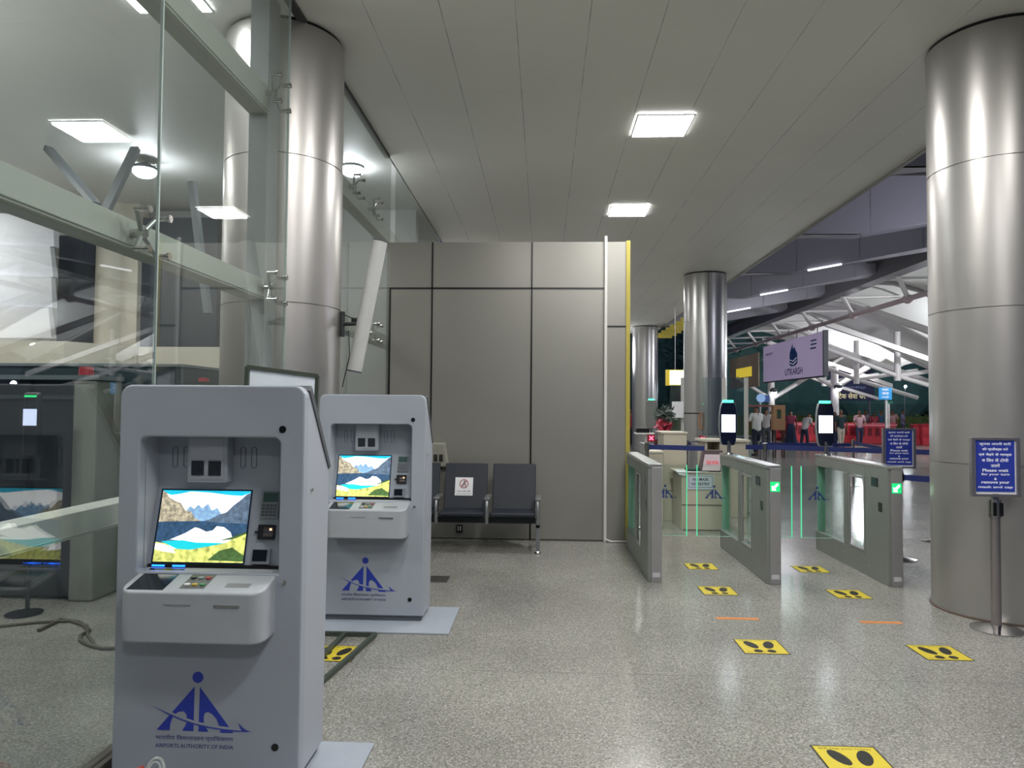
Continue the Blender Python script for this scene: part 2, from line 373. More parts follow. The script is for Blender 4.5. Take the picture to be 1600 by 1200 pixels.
# ceiling lights
def ceil_light(x, y, label, group='square ceiling light panels'):
    t = thing('ceiling_light', label, 'ceiling light', (x, y, H), group=group)
    MB().ring(rrect(-.285, .285, -.285, .285, .004), rrect(-.27, .27, -.27, .27, .003), -.012, 0).xf(Matrix.Rotation(PI/2, 4, 'X')).xf(Matrix.Translation((0, 0, -.012))).build('frame', WHITE, t)
    MB().box(-.27, .27, -.27, .27, -.01, -.003).build('diffuser', LAMP, t)
ceil_light(1.18, 7.13, 'nearer and larger of the two square ceiling lights in view')
ceil_light(1.22, 10.25, 'smaller square ceiling light above the gates, farther away')
for yy in (3.95, .75, -2.4): ceil_light(1.2, yy, 'square ceiling light overhead, nearer than the two in view')
for yy in (13.5, 16.7, 19.9, 23.): ceil_light(-.6, yy, 'square ceiling light beyond the grey wall')
ceil_light(-2.433-.27, 4.938-.27, 'square ceiling light outside the glass above the upper beam')

# ------------------------------------------------------------------ logo
def logo(parent, cx, cz, y, sc, bg, letters=True, ax=0, blue=None):
    """emblem: px units of the close-up drawing, 1 unit = sc metres; faces -y"""
    blue = blue or LOGOB
    T = lambda pts: [(cx+(a-563)*sc, cz-(b-860)*sc) for a, b in pts]
    m = MB()
    m.disc((T([(567, 704)])[0][0], y, T([(567, 704)])[0][1]), 31*sc, t=.0012)
    m.prism(T([(549, 755), (338, 998), (412, 998), (416, 962), (430, 922), (460, 896), (492, 892), (508, 912), (510, 945), (503, 968), (484, 999), (548, 999)]), y, y-.0012)
    m.prism(T([(580, 757), (770, 998), (772, 1004), (702, 1004), (697, 975), (678, 930), (652, 903), (628, 892), (610, 900), (604, 925), (607, 955), (632, 1001), (577, 1001)]), y, y-.0012)
    m.build('emblem', blue, parent)
    c = [(315, 865), (400, 905), (480, 936), (560, 960), (640, 975), (720, 985), (800, 991), (882, 994)]
    up = [(a, b-9) for a, b in c[1:-1]]; dn = [(a, b+6) for a, b in c[1:-1]]
    MB().prism(T([c[0]]+[(a, b-15) for a, b in c[1:-1]]+[c[-1]]+dn[::-1]), y-.0012, y-.0016).build('swoosh_outline', bg, parent)
    MB().prism(T([c[0]]+[(a, b-2) for a, b in c[1:-1]]+[c[-1]]+[(a, b+5) for a, b in c[1:-1]][::-1]), y-.0016, y-.002).prism(T([(870, 992), (846, 985), (824, 970), (803, 946), (812, 972), (822, 990)]), y-.002, y-.0023).build('swoosh', blue, parent)
    if letters:
        text('भारतीय विमानपतन प्राधिकरण'.replace('वि', 'िव').replace('धि', 'िध'), 440*sc, 36*sc, parent, (cx-8*sc, y-.001, cz-180*sc), TXTB, bold=.004)
        text('AIRPORTS AUTHORITY OF INDIA', 444*sc, 22*sc, parent, (cx-8*sc, y-.001, cz-222*sc), TXTB, bold=.012)

# ------------------------------------------------------------------ kiosk
def em(name, col, e, noise=.25, ns=30): return mat(name, col, .4, emit=e, noise=noise, nscale=ns)
PICT = [em('pic_white', 'fdfefe', 1.6, .02), em('pic_cyan', '18b8d8', 1.1, .15), em('pic_rock', 'a59c86', 1.1, 1.4, 60), em('pic_far', '7fa3c4', 1.1, .6, 60),
        em('pic_slate', '5a6c80', .9, .9, 50), em('pic_water', '33506e', .9, .8, 60), em('pic_teal', '1cc0cc', 1.1, .12), em('pic_meadow', 'bcc068', 1.3, 1.2, 45), em('pic_dkgreen', '4c6a3a', .8, .6, 60), em('pic_cloud', 'ffffff', 1.7, .02)]
def make_kiosk(label, loc):
    t = thing('self_service_kiosk', label, 'kiosk', loc)
    W = .38
    OX0, OX1, OZ0, OZ1 = -.297, .283, .845, 1.387
    out = rrect(-W, W, .05, 1.596, .045, top_only=True); hole = rrect(OX0, OX1, OZ0, OZ1, .028, top_only=True)
    MB().ring(out, hole, 0, .055).build('front_shell', KG, t, bev=.007)
    prof = [(.055, .05), (.31, .05), (.345, 1.24), (.062, 1.585), (.055, 1.585)]
    ys = lambda z: .345-(z-1.24)/.345*.283
    b = MB().prism(prof, -W+.003, OX0, 'x').prism(prof, OX1, W-.003, 'x')
    b.prism([(.055, OZ1), (ys(OZ1), OZ1), (.062, 1.585), (.055, 1.585)], OX0, OX1, 'x')
    b.prism([(.165, OZ0), (.333, OZ0), (.345, 1.24), (ys(OZ1), OZ1), (.165, OZ1)], OX0, OX1, 'x')
    b.prism([(.055, .05), (.31, .05), (.333, OZ0), (.055, OZ0)], OX0, OX1, 'x')
    b.build('rear_housing', KG2, t)
    f = MB().hexa([(-W-.003, .330, 1.235), (W+.003, .330, 1.235), (W+.003, .357, 1.245), (-W-.003, .357, 1.245)], [(-W-.003, .050, 1.578), (W+.003, .050, 1.578), (W+.003, .076, 1.600), (-W-.003, .076, 1.600)])
    f.build('rear_flap', KDG, t, bev=.003)
    MB().box(-W+.02, W-.02, .02, .29, .012, .05).build('plinth', mat('plinth_grey', '5c6268', .5), t)
    MB().box(-.43, .59, -.23, .385, 0, .012).build('base_plate', mat('base_plate_grey', '9aa1ab', .4), t, bev=.003)
    # recess lining
    r = MB().box(OX0-.01, OX1+.01, .15, .165, 1.165, OZ1+.01)
    r.hexa([(OX0-.01, .07, .845), (OX1+.01, .07, .845), (OX1+.01, .165, .845), (OX0-.01, .165, .845)], [(OX0-.01, .15, 1.17), (OX1+.01, .15, 1.17), (OX1+.01, .165, 1.17), (OX0-.01, .165, 1.17)])
    r.build('recess_panel', mat('recess_grey', '949ba4', .42), t)
    for x in (-.226, -.178, .068, .115):
        o1 = rrect(x-.0115, x+.0115, 1.25, 1.34, .011); h1 = rrect(x-.0095, x+.0095, 1.252, 1.338, .009); MB().ring(o1, h1, .148, .15).build('vent_slot', KDG, t)
    hd = MB().box(-.142, .028, .085, .15, 1.196, 1.387).build('scanner_hood', KG, t, bev=.006)
    MB().box(-.128, .012, .083, .086, 1.21, 1.375).build('scanner_cover', KG2, hd)
    for x in (-.094, -.022): MB().box(x-.026, x+.026, .079, .083, 1.225, 1.285).tube((x, .079, 1.255), (x, .076, 1.255), .012).build('scanner_lens', mat('lens_dark', '2b2e33', .2), hd)
    # tilted panel frame of reference: origin bottom, along slope
    p0 = Vector((0, .07, .845)); d = (Vector((0, .15, 1.17))-p0); Lp = d.length; d.normalize(); nrm = Vector((0, -d.z, d.y))
    def PM(off=0): return Matrix(((1, 0, 0, 0), (0, -nrm.y*-1, d.y, p0.y+nrm.y*off), (0, -nrm.z*-1*1, d.z, p0.z+nrm.z*off), (0, 0, 0, 1)))
    # local panel coordinates (u = x, v = outward(-), w = up slope)
    def place(mb):
        mb.v = [tuple(Vector((x, 0, 0)) + p0 + d*z + nrm*(-y)) for x, y, z in mb.v]; return mb
    x0, x1, w0, w1 = -.272, .108, .024, .318
    fr = place(MB().ring(rrect(x0-.006, x1+.006, w0-.006, w1+.006, .004), rrect(x0, x1, w0, w1, .002), -.003, 0)).build('screen_frame', mat('screen_bezel', '14243c', .3), t)
    sc = MB(); lay = [0]
    def poly(k, pts):
        lay[0] += 1; sc.mi(k); e = -.0004-.0001*lay[0]
        sc.quad(*[(x0+(x1-x0)*u, e, w0+(w1-w0)*v) for u, v in pts])
    poly(0, [(0, 0), (1, 0), (1, 1), (0, 1)])
    poly(1, [(0, 1), (0, .97), (.1, .93), (.2, .95), (.32, .985), (.55, .97), (.75, .94), (.9, .93), (1, .98), (1, 1)])
    poly(3, [(.28, .7), (.33, .78), (.38, .74), (.42, .8), (.47, .75), (.53, .82), (.58, .72), (.64, .76), (.7, .66), (.55, .55), (.35, .55)])
    poly(4, [(1, .98), (.95, .95), (.88, .86), (.82, .8), (.75, .7), (.66, .66), (.58, .6), (.47, .555), (1, .5)])
    poly(2, [(0, .99), (.04, .97), (.08, .9), (.15, .85), (.22, .82), (.28, .72), (.35, .7), (.4, .61), (.48, .565), (0, .5)])
    poly(5, [(0, .55), (.2, .56), (.48, .57), (.7, .55), (1, .54), (1, .38), (.88, .32), (.85, .34), (.82, .42), (.74, .49), (.66, .5), (.62, .44), (.55, .42), (.48, .46), (.42, .48), (.32, .4), (.2, .33), (.08, .27), (0, .25)])
    poly(4, [(0, .25), (.08, .27), (.15, .31), (.3, .29), (.15, .25), (0, .2)])
    poly(6, [(.06, .28), (.3, .3), (.45, .27), (.8, .27), (.6, .22), (.4, .17), (.26, .17)])
    poly(7, [(0, .27), (.12, .25), (.22, .18), (.4, .17), (.6, .22), (.78, .27), (.9, .36), (1, .42), (1, 0), (0, 0)])
    poly(8, [(.6, .03), (.72, .16), (.86, .21), (1, .1), (1, .02)])
    poly(8, [(.7, .3), (.86, .36), (1, .43), (1, .4), (.85, .32)])
    poly(9, [(.0, .25), (.1, .24), (.2, .19), (.24, .12), (.1, .14), (0, .17)])
    place(sc).build('screen_display', PICT, fr, fix=False)
    # reader, card slot, fingerprint pad
    k = place(MB().box(.160, .236, -.012, 0, .205, .32)).build('card_terminal', mat('terminal_grey', '7d8288', .4), t, bev=.003)
    place(MB().box(.168, .23, -.014, -.012, .273, .312)).build('terminal_display', mat('lcd_green', '39544e', .3), k)
    kk = MB()
    for a in range(4):
        for c in range(4): kk.box(.166+a*.0165, .178+a*.0165, -.0145, -.012, .214+c*.0135, .223+c*.0135)
    place(kk).build('keypad', mat('key_dark', '54585e', .5), k)
    k = place(MB().ring(rrect(.160, .231, .12, .18, .003), rrect(.179, .224, .132, .17, .003), -.014, 0).box(.146, .18, -.012, 0, .145, .153)).build('card_slot', mat('slot_black', '1e2023', .3), t)
    place(MB().box(.179, .224, -.005, 0, .132, .17)).build('slot_inlay', mat('slot_brown', '6a625c', .35), k)
    place(MB().box(.184, .222, -.009, -.005, .148, .155)).build('slot_lip', CHROME, k)
    place(MB().box(.206, .214, -.007, -.005, .157, .165)).build('indicator', mat('orange_led', 'ffb880', .4, emit=4), k)
    k = place(MB().box(.146, .222, -.014, 0, .02, .085)).build('fingerprint_reader', mat('reader_silver', '90959b', .35, .3), t, bev=.003)
    place(MB().box(.150, .209, -.017, -.013, .033, .078)).build('reader_pad', DARK, k)
    # projecting shelf
    X0, X1, YF, rr_ = -.290, .274, -.14, .055
    zt = lambda y: .802+(.852-.802)*(y-YF)/.20
    pl_ = [(X0, .06), (X0, YF+rr_)]+[(X0+rr_-rr_*math.cos(a), YF+rr_-rr_*math.sin(a)) for a in [PI/2*i/8 for i in range(1, 9)]]
    pl_ += [(X1-rr_+rr_*math.sin(a), YF+rr_-rr_*math.cos(a)) for a in [PI/2*i/8 for i in range(0, 9)]]+[(X1, .06)]
    n = len(pl_); m = MB(); m._add([(x, y, .608) for x, y in pl_]+[(x, y, zt(y)) for x, y in pl_], [tuple(range(n)), tuple(range(2*n-1, n-1, -1))]+[(i, i+n, (i+1) % n+n, (i+1) % n) for i in range(n)])
    shf = m.build('shelf', mat('shelf_grey', '9fa3a8', .4), t, bev=.008, segs=3, smooth=True)
    MB().box(-.285, .28, .058, .070, .846, .862).build('gap', BLACK, shf)
    for x in (-.238, -.152): MB().box(x-.026, x+.026, .054, .060, .854, .860).build('scanner_light', BLUL, shf)
    def pl(pts, m_, nm, up=.001, par=shf):
        return MB().hexa([(x, y, zt(y)-.004) for x, y in pts], [(x, y, zt(y)+up) for x, y in pts]).build(nm, m_, par)
    pl([(-.262, -.125), (-.118, -.125), (-.118, .045), (-.262, .045)], DARK, 'document_glass')
    pd = pl([(-.062, -.11), (.035, -.11), (.035, .01), (-.062, .01)], mat('button_plate', '5a5b58', .4), 'button_plate')
    for i, c in enumerate(['e8e8e8', 'c8a848', '3f8a58', '202428', '8a9aa0', 'b0404a']):
        x = -.044+.030*(i % 3); y = -.082+.052*(i//3)
        MB().tube((x, y, zt(y)), (x, y, zt(y)+.005), .0115, seg=16).build('button', mat('button_'+c, c, .35), pd, smooth=True)
    pl([(.11, -.095), (.205, -.095), (.205, -.065), (.11, -.065)], mat('slot_shade', '77797c', .4), 'paper_slot')
    MB().box(.09, .19, -.143, -.139, .748, .757).build('receipt_slot', CHROME, shf)
    MB().box(-.105, .0, -.1415, -.139, .752, .757).build('faint_slot', mat('slot_shade2', '808285', .4), shf)
    for (x, z, r, m_) in ((.292, 1.421, .0145, BLACK), (.284, .165, .0145, BLACK)):
        MB().disc((x, 0, z), r, t=.003).build('lock_cap', m_, t)
    MB().disc((.309, 0, .812), .009, t=.006).build('lock', CHROME, t)
    MB().tube((W, .1, 1.17), (W+.006, .1, 1.17), .007).build('side_lock', CHROME, t)
    logo(t, -.036, .319, -.0002, 1/3.53/396, KG)
    return t
make_kiosk('front grey self-service kiosk with lit landscape screen, nearest the camera', (-1.338, 2.785, 0))
make_kiosk('second grey self-service kiosk, standing behind the front one before the bench', (-1.212, 4.93, 0))

# coil at the foot of the front kiosk
t = thing('cable_coil', 'small clear and red cable coil lying at the foot of the front kiosk', 'cable', (-1.52, 2.66, .012))
ring_ = [(.035*math.cos(a)+.05, .02*math.sin(a), .10+.05*math.sin(a*1.0)) for a in [i*PI/10 for i in range(21)]]
MB().path(ring_, .006).path([(x*.75+.012, y-.01, z*.8+.02) for x, y, z in ring_], .005).path([(.03, 0, 0), (.035, 0, .06)], .006).build('clear_loop', mat('clear_plastic', 'b4b8b6', .2), t, smooth=True)
MB().path([(-.07, 0, 0), (-.06, 0, .07), (-.03, -.01, .115), (.0, 0, .125), (.01, 0, .08)], .008).build('red_tag', mat('red_wire', 'b8453c', .4), t, smooth=True)

# ------------------------------------------------------------------ sign board between the kiosks
sg = thing('sign_board', 'white board with dark green frame leaning behind the front kiosk', 'sign', (-1.45, 3.95, 0))
def loc_(p): return (p[0]+1.45, p[1]-3.95, p[2])
FG = mat('dark_green_frame', '3c443b', .45)
a = fl(586, 995); b_ = fl(500, 1072); 
A = Vector((a.x, a.y, .015)); B = Vector((b_.x, b_.y, .015)); LFT = -.50
m = MB()
for p, q in ((A, B), (A, A+Vector((LFT, 0, 0))), (B, B+Vector((LFT+.05, 0, 0))), (A+Vector((-.2, 0, 0)), A+Vector((-.22, -.42, 0)))):
    pp = MB().tube(loc_(p), loc_(q), .018, seg=4); m._add(pp.v, pp.f)
m.build('base_frame', FG, sg)
TR = atY(492, 587, 4.05); TL = atY(383, 573, 3.75); dz = Vector((0, .0, -.95)); 
BR = Vector((TR.x-.02, TR.y, .75)); BL = Vector((TL.x-.02, TL.y, .75))
nn = (TR-TL).cross(BL-TL).normalized()*-.03
m = MB().hexa([loc_(BL), loc_(BR), loc_(BR+nn), loc_(BL+nn)], [loc_(TL), loc_(TR), loc_(TR+nn), loc_(TL+nn)])
m.build('board', mat('board_white', 'c3ccd3', .4), sg)
m = MB()
fwd = nn*1.0
for p, q in ((TL, TR), (TR, BR), (BR, BL), (BL, TL)):
    pp = MB().tube(loc_(p+fwd), loc_(q+fwd), .015, seg=4); m._add(pp.v, pp.f)
m.build('frame', FG, sg)
for p, q in ((BL+(BR-BL)*.5, Vector(((BL.x+BR.x)/2, A.y-.02, .02))), (BL, A+Vector((LFT+.02, -.2, 0)))):
    MB().tube(loc_(p), loc_(q), .014, seg=8).build('leg', FG, sg)

# ------------------------------------------------------------------ floor stickers
def foot(m, x, y, s, mir):
    def ell(cx, cy, rx, ry, rot, n=14):
        return [(x+mir*(cx+rx*math.cos(a)*math.cos(rot)-ry*math.sin(a)*math.sin(rot))*s, y+(cy+rx*math.cos(a)*math.sin(rot)+ry*math.sin(a)*math.cos(rot))*s) for a in [2*PI*i/n for i in range(n)]]
    m.prism(ell(0, .025, .029, .062, .3), .0022, .0028, 'z'); m.prism(ell(.012, -.075, .024, .024, .1), .0022, .0028, 'z')
def sticker(px, py, label, w=.285, h=.275, deg=0, P=None):
    p = P or fl(px, py)
    t = thing('floor_sticker', label, 'floor sticker', (p.x, p.y, 0), math.radians(deg), 'yellow footprint stickers on the floor')
    MB().box(-w/2, w/2, -h/2, h/2, 0, .0012).build('border', mat('sticker_border', '1d1d12', .5), t)
    MB().box(-w/2+.008, w/2-.008, -h/2+.008, h/2-.008, .0012, .002).build('sheet', YEL, t)
    f = MB(); foot(f, -.055, -.0, 1.15, 1); foot(f, .055, .0, 1.15, -1); f.build('footprints', mat('footprint_black', '16160f', .6), t)
    text('डिजी यात्रा (DIGI YATRA)'.replace('डि', 'िड'), w*.8, .022, t, (0, h*.39, .0022), mat('sticker_text', '2b2812', .6), rot=(0, 0, 0), bold=.01)
    text('कृपया प्रतीक्षा करें', w*.4, .022, t, (-w*.2, -h*.38, .0022), mat('sticker_red', '7a3418', .6), rot=(0, 0, 0), bold=.01)
    return t
sticker(1095, 885, 'yellow footprint sticker farthest away in the left gate lane')
sticker(1266, 889.5, 'yellow footprint sticker between the middle and right gates')
sticker(1121, 923, 'yellow footprint sticker just in front of the left gate lane')
sticker(1326, 928.5, 'yellow footprint sticker just in front of the right gate lane')
sticker(1189, 1010.5, 'yellow footprint sticker in the middle, nearer than the left orange strip')
sticker(1467, 1020, 'yellow footprint sticker left of the sign post foot, past the right orange strip')
sticker(1336, 1190, 'nearest yellow footprint sticker, at the bottom edge of the photo')
sticker(522, 1021, 'yellow footprint sticker under the frame behind the front kiosk')
for px0, px1, py, lb in ((1119, 1185, 966, 'orange tape strip on the floor left of the other one'), (1344, 1408, 972, 'orange tape strip on the floor nearer the right column')):
    p = fl(px0, py); q = fl(px1, py+1)
    tag(MB().box(p.x, q.x, p.y-.025, p.y+.025, 0, .0015).build('tape_strip', ORG), lb, 'tape', 'orange tape strips on the floor')
p = fl(690, 906)
t = thing('floor_box', 'small dark floor outlet box beside the second kiosk', 'floor outlet', (p.x-.02, p.y, 0))
MB().box(-.09, .08, -.1, .1, 0, .012).build('lid', mat('floor_box', '34332f', .5), t, bev=.003); MB().box(-.1, .09, -.11, .11, 0, .004).build('rim', STEEL, t)

# ------------------------------------------------------------------ wall box with sockets & tube lamp
p0 = atY(663, 728, WY); p1 = atY(702, 692, WY)
t = thing('socket_box', 'beige wall box with two dark sockets above the bench', 'socket box', ((p0.x+p1.x)/2, WY, p0.z))
wd = (p1.x-p0.x)/2; hh = p1.z-p0.z
MB().prism([(-wd, 0), (wd, 0), (wd-.04, hh), (-wd+.04, hh)], -.09, 0).build('housing', mat('beige_grey', '9a988c', .5), t, bev=.006)
MB().prism([(-wd+.02, .015), (wd-.018, .015), (wd-.05, hh-.015), (-wd+.05, hh-.015)], -.094, -.09).build('face_plate', mat('face_grey', '8a887e', .4), t)
for x in (.0, .062): MB().box(x-.02, x+.022, -.099, -.094, .06, .14).box(x-.012, x-.004, -.102, -.099, .08, .12).box(x+.004, x+.012, -.102, -.099, .08, .12).build('socket', mat('socket_dark', '2c2b29', .3), t)
t = thing('tube_lamp', 'unlit white tube lamp tilted on a bracket beside the left column', 'lamp', (-1.56, 5.6, 2.1))
def L_(v): return (v[0]+1.56, v[1]-5.6, v[2]-2.1)
T0 = atY(594, 378, 5.35); T1_ = atY(554, 579, 5.35)
dv = (T1_-T0).normalized()
MB().tube(L_(T0), L_(T1_), .056, seg=32).build('lamp_body', mat('lamp_white', 'b9b9b7', .35), t, smooth=True)
MB().tube(L_(T0-dv*.01), L_(T0), .058, seg=32).build('end_cap', KDG, t); MB().tube(L_(T1_), L_(T1_+dv*.012), .058, seg=32).build('end_cap', KDG, t)
mid = atY(570, 505, 5.42); cs = Vector((-1.6, 5.50, mid.z))
MB().tube(L_(cs+Vector((0, 0, .1))), L_(cs-Vector((0, 0, .1))), .02).tube(L_(cs), L_(mid), .015).tube(L_(cs+Vector((0, 0, .08))), L_(mid), .005).tube(L_(cs+Vector((.1, 0, 0))), L_(cs+Vector((.1, 0, .05))), .03).build('bracket', mat('bracket_dark', '4d5150', .4, .6), t, smooth=True)
MB().path([L_(cs+Vector((.05, 0, -.05))), L_(cs+Vector((.06, 0, -.25))), L_(cs+Vector((.03, -.01, -.4))), L_(cs+Vector((.01, -.02, -.5)))], .004).build('cable', BLACK, t)

# ------------------------------------------------------------------ bench
t = thing('beam_seating', 'dark three-seat waiting bench with metal arms against the grey wall', 'bench', (-.055, 7.37, 0))
PT = .53
for i in range(3):
    xc = -PT*(i+.5)
    MB().hexa([(xc-.24, -.06, .37), (xc+.24, -.06, .37), (xc+.24, .34, .36), (xc-.24, .34, .36)], [(xc-.24, -.06, .42), (xc+.24, -.06, .42), (xc+.24, .34, .405), (xc-.24, .34, .405)]).build('seat', SEATM, t, bev=.02, segs=3)
    bb = MB().hexa([(xc-.235, .30, .40), (xc+.235, .30, .40), (xc+.235, .33, .40), (xc-.235, .33, .40)], [(xc-.235, .45, .885), (xc+.235, .45, .885), (xc+.235, .48, .885), (xc-.235, .48, .885)])
    bb.build('backrest', SEATM, t, bev=.012, segs=3)
MB().box(-3*PT-.02, .02, .08, .15, .29, .345).build('support_beam', mat('beam_dark', '2b2e32', .4, .5), t)
AM = mat('armrest_alloy', '8f9295', .35, .7)
for i in range(4):
    x = -PT*i
    MB().path([(x, -.03, .30), (x, -.06, .40), (x, -.05, .50), (x, -.02, .545)], .018, 10).box(x-.03, x+.03, -.05, .26, .545, .57).build('armrest', AM, t, smooth=True, bev=.006)
for x in (0, -3*PT):
    lg = MB().box(x-.022, x+.022, -.04, .0, .03, .36).box(x-.022, x+.022, -.04, .34, .26, .30).box(x-.022, x+.022, .3, .34, .03, .3).build('leg', AM, t, bev=.006)
    MB().lathe([(0, .03), (.02, .03), (.035, .008), (.035, 0)], (x, -.02), 16).build('foot', CHROME, lg, smooth=True)
pn = atY(725, 760, 7.74)
t = thing('paper_notice', 'white paper notice with red crossed circle stuck on the bench backrest', 'notice', (pn.x, 7.37+.30+(pn.z-.40)*.15/.485-.004, pn.z))
tilt = Matrix.Rotation(-math.atan2(.15, .485), 4, 'X')
o = MB().box(-.098, .098, -.002, 0, -.1, .1).build('sheet', PAPER, t)
rg = MB(); cpts = [(.045*math.cos(a), -.004, .03+.045*math.sin(a)) for a in [i*PI/12 for i in range(25)]]
rg.path(cpts, .004, 6).path([(-.03, -.004, 0), (.03, -.004, .06)], .004, 6); rg.build('prohibition_sign', mat('notice_red', 'b0404a', .6), t)
MB().tube((.005, -.004, .055), (.005, -.003, .055), .009).path([(0, -.004, .045), (-.008, -.004, .02), (-.02, -.004, .0)], .005, 6).path([(0, -.004, .025), (.018, -.004, .02), (.02, -.004, -.005)], .004, 6).build('figure', KDG, t)
text('कृपया यहाँ न बैठें', .15, .022, t, (0, -.004, -.055), mat('notice_maroon', '6a3a4a', .6), bold=.01); MB().box(-.085, .085, -.003, -.002, -.085, -.081).build('rule', KDG, t)
t.rotation_euler = (-math.atan2(.15, .485)*1.0, 0, 0)

# ------------------------------------------------------------------ entry gates
TY0, TY1, TH = 6.24, 7.86, 1.03
def make_gate(x, label, arrow=True):
    t = thing('entry_gate', label, 'turnstile', (x, TY0, 0))
    w, Lg = .118, TY1-TY0
    # lower body, front block, top rail, end posts (one stainless cabinet)
    m = MB().mi(0)
    m.box(0, w, 0, .43, .0, TH-.03)
    m.box(0, w, .43, Lg, 0, .2)
    m.box(0, w, .43, Lg, .9, TH-.03)
    m.box(0, .03, .80, .9, .2, .9)
    m.build('cabinet', STEELD, t, bev=.006)
    MB().box(.028, w+.003, -.012, 0, .0, TH-.03).build('front_face', STEEL, t, bev=.003)
    MB().box(-.004, w+.004, -.014, Lg+.005, TH-.03, TH).build('top_cover', mat('brushed_top', 'b9bab8', .25, .8), t, bev=.005)
    fr = MB().ring(rrect(.435, .775, .205, .895, .01), rrect(.455, .755, .225, .875, .01), -.004, .01).xf(Matrix(((0, 1, 0, 0), (1, 0, 0, 0), (0, 0, 1, 0), (0, 0, 0, 1)))).build('window_frame', STEEL, t)
    MB().box(.05, .058, .44, .775, .21, .89).build('glass_pane', G_CLEAR, fr)
    MB().box(.045, .055, .93, Lg-.01, .2, .9).build('rear_glass', G_CLEAR, t)
    MB().box(.02, w-.02, Lg-.02, Lg, .2, .9).build('rear_edge', mat('green_edge', '7fa694', .3), t)
    MB().box(-.003, 0, .17, .3, .83, .91).build('side_sensor', DARK, t)
    MB().box(-.003, 0, .1, .17, .62, .7).build('side_reader', DARK, t)
    MB().disc((0, .9, .12), .008, (-1, 0, 0)).disc((0, .35, .1), .008, (-1, 0, 0)).disc((0, .35, .8), .008, (-1, 0, 0)).build('screw', CHROME, t)
    MB().box(.04, .105, -.014, -.012, .045, .085).build('maker_plate', mat('maker_plate', 'b9b9bb', .4), t)
    if arrow:
        d = MB().box(.03, .112, -.014, -.012, .80, .885).build('arrow_display', GRN, t)
        a = MB().prism([(.044, .812), (.044, .852), (.056, .841), (.088, .873), (.1, .861), (.068, .829), (.08, .812)], -.016, -.014)
        a.build('arrow', WLIT, d)
    return t
make_gate(.915, 'left brushed steel entry gate, beside the grey wall', False)
make_gate(1.936, 'middle brushed steel entry gate with green arrow')
make_gate(2.966, 'right brushed steel entry gate with green arrow, nearest the right column')
def flap(x0, x1, y, label, edge, lg=True):
    t = thing('gate_flap', label, 'glass flap', (x0, y, 0), group='glass flaps between the gates')
    MB().box(0, x1-x0, -.005, .005, .2, .93).build('pane', G_CLEAR, t)
    e = x1-x0 if edge > 0 else 0
    MB().box(e-.004, e+.004, -.007, .007, .2, .93).build('lit_edge', GRNE, t)
    MB().box(0, x1-x0, -.006, .006, .196, .2).build('bottom_edge', mat('pale_edge', '9dc8b8', .3), t)
    if lg: logo(t, (x1-x0)*.5, .645, -.006, .00042, G_CLEAR, False, blue=mat('decal_blue', '28407a', .5))
FY = 7.4
flap(1.035, atY(1073, 780, FY).x, FY, 'left glass flap with blue emblem in the left gate lane', 1)
flap(atY(1089, 780, FY).x, 1.934, FY, 'right glass flap with blue emblem in the left gate lane', -1)
flap(2.056, atY(1237, 780, FY).x, FY, 'left glass flap in the right gate lane', 1, False)
flap(atY(1252, 780, FY).x, 2.964, FY, 'right glass flap with blue emblem in the right gate lane', -1)
def face_reader(px, y, label, turned=False):
    p = atY(px, 660, y)
    t = thing('face_scanner', label, 'face scanner', (p.x, y, TH), group='face scanners on the gates')
    MB().lathe([(0, .012), (.05, .012), (.055, 0), (.0, 0)], seg=24).tube((0, 0, .01), (0, 0, .14), .014).tube((.02, 0, .01), (.02, 0, .12), .006).build('pole', CHROME, t, smooth=True)
    o = [(-.062, .09), (.062, .09), (.08, .12), (.09, .2), (.098, .3), (.095, .42), (.086, .5), (.07, .555), (-.07, .555), (-.086, .5), (-.095, .42), (-.098, .3), (-.09, .2), (-.08, .12)]
    bd = MB().prism(o, 0, .045).build('housing', mat('silver_housing', '9aa0a4', .3, .5), t, bev=.012, segs=3)
    s_ = [(x*.93, .32+(z-.32)*.97) for x, z in o]
    if not turned:
        MB().prism(s_, -.004, 0).build('face_glass', mat('navy_glass', '10162a', .1), t)
        d = MB().box(-.072, .072, -.007, -.004, .235, .42).build('display', SCRW, t)
        MB().path([(-.01, -.008, .30), (0, -.008, .325), (.012, -.008, .30), (.02, -.008, .31)], .002, 5).build('icon', mat('icon_grey', '9aa0b0', .5, emit=.6), d)
        MB().disc((0, -.004, .49), .013, t=.003).build('camera_lens', BLACK, t)
    MB().box(-.055, .055, -.004, .04, .555, .578).build('status_light', GRNL, t, bev=.006)
face_reader(1138, 7.68, 'face scanner with lit screen on the middle gate')
face_reader(1290, 7.68, 'face scanner with lit screen on the right gate')

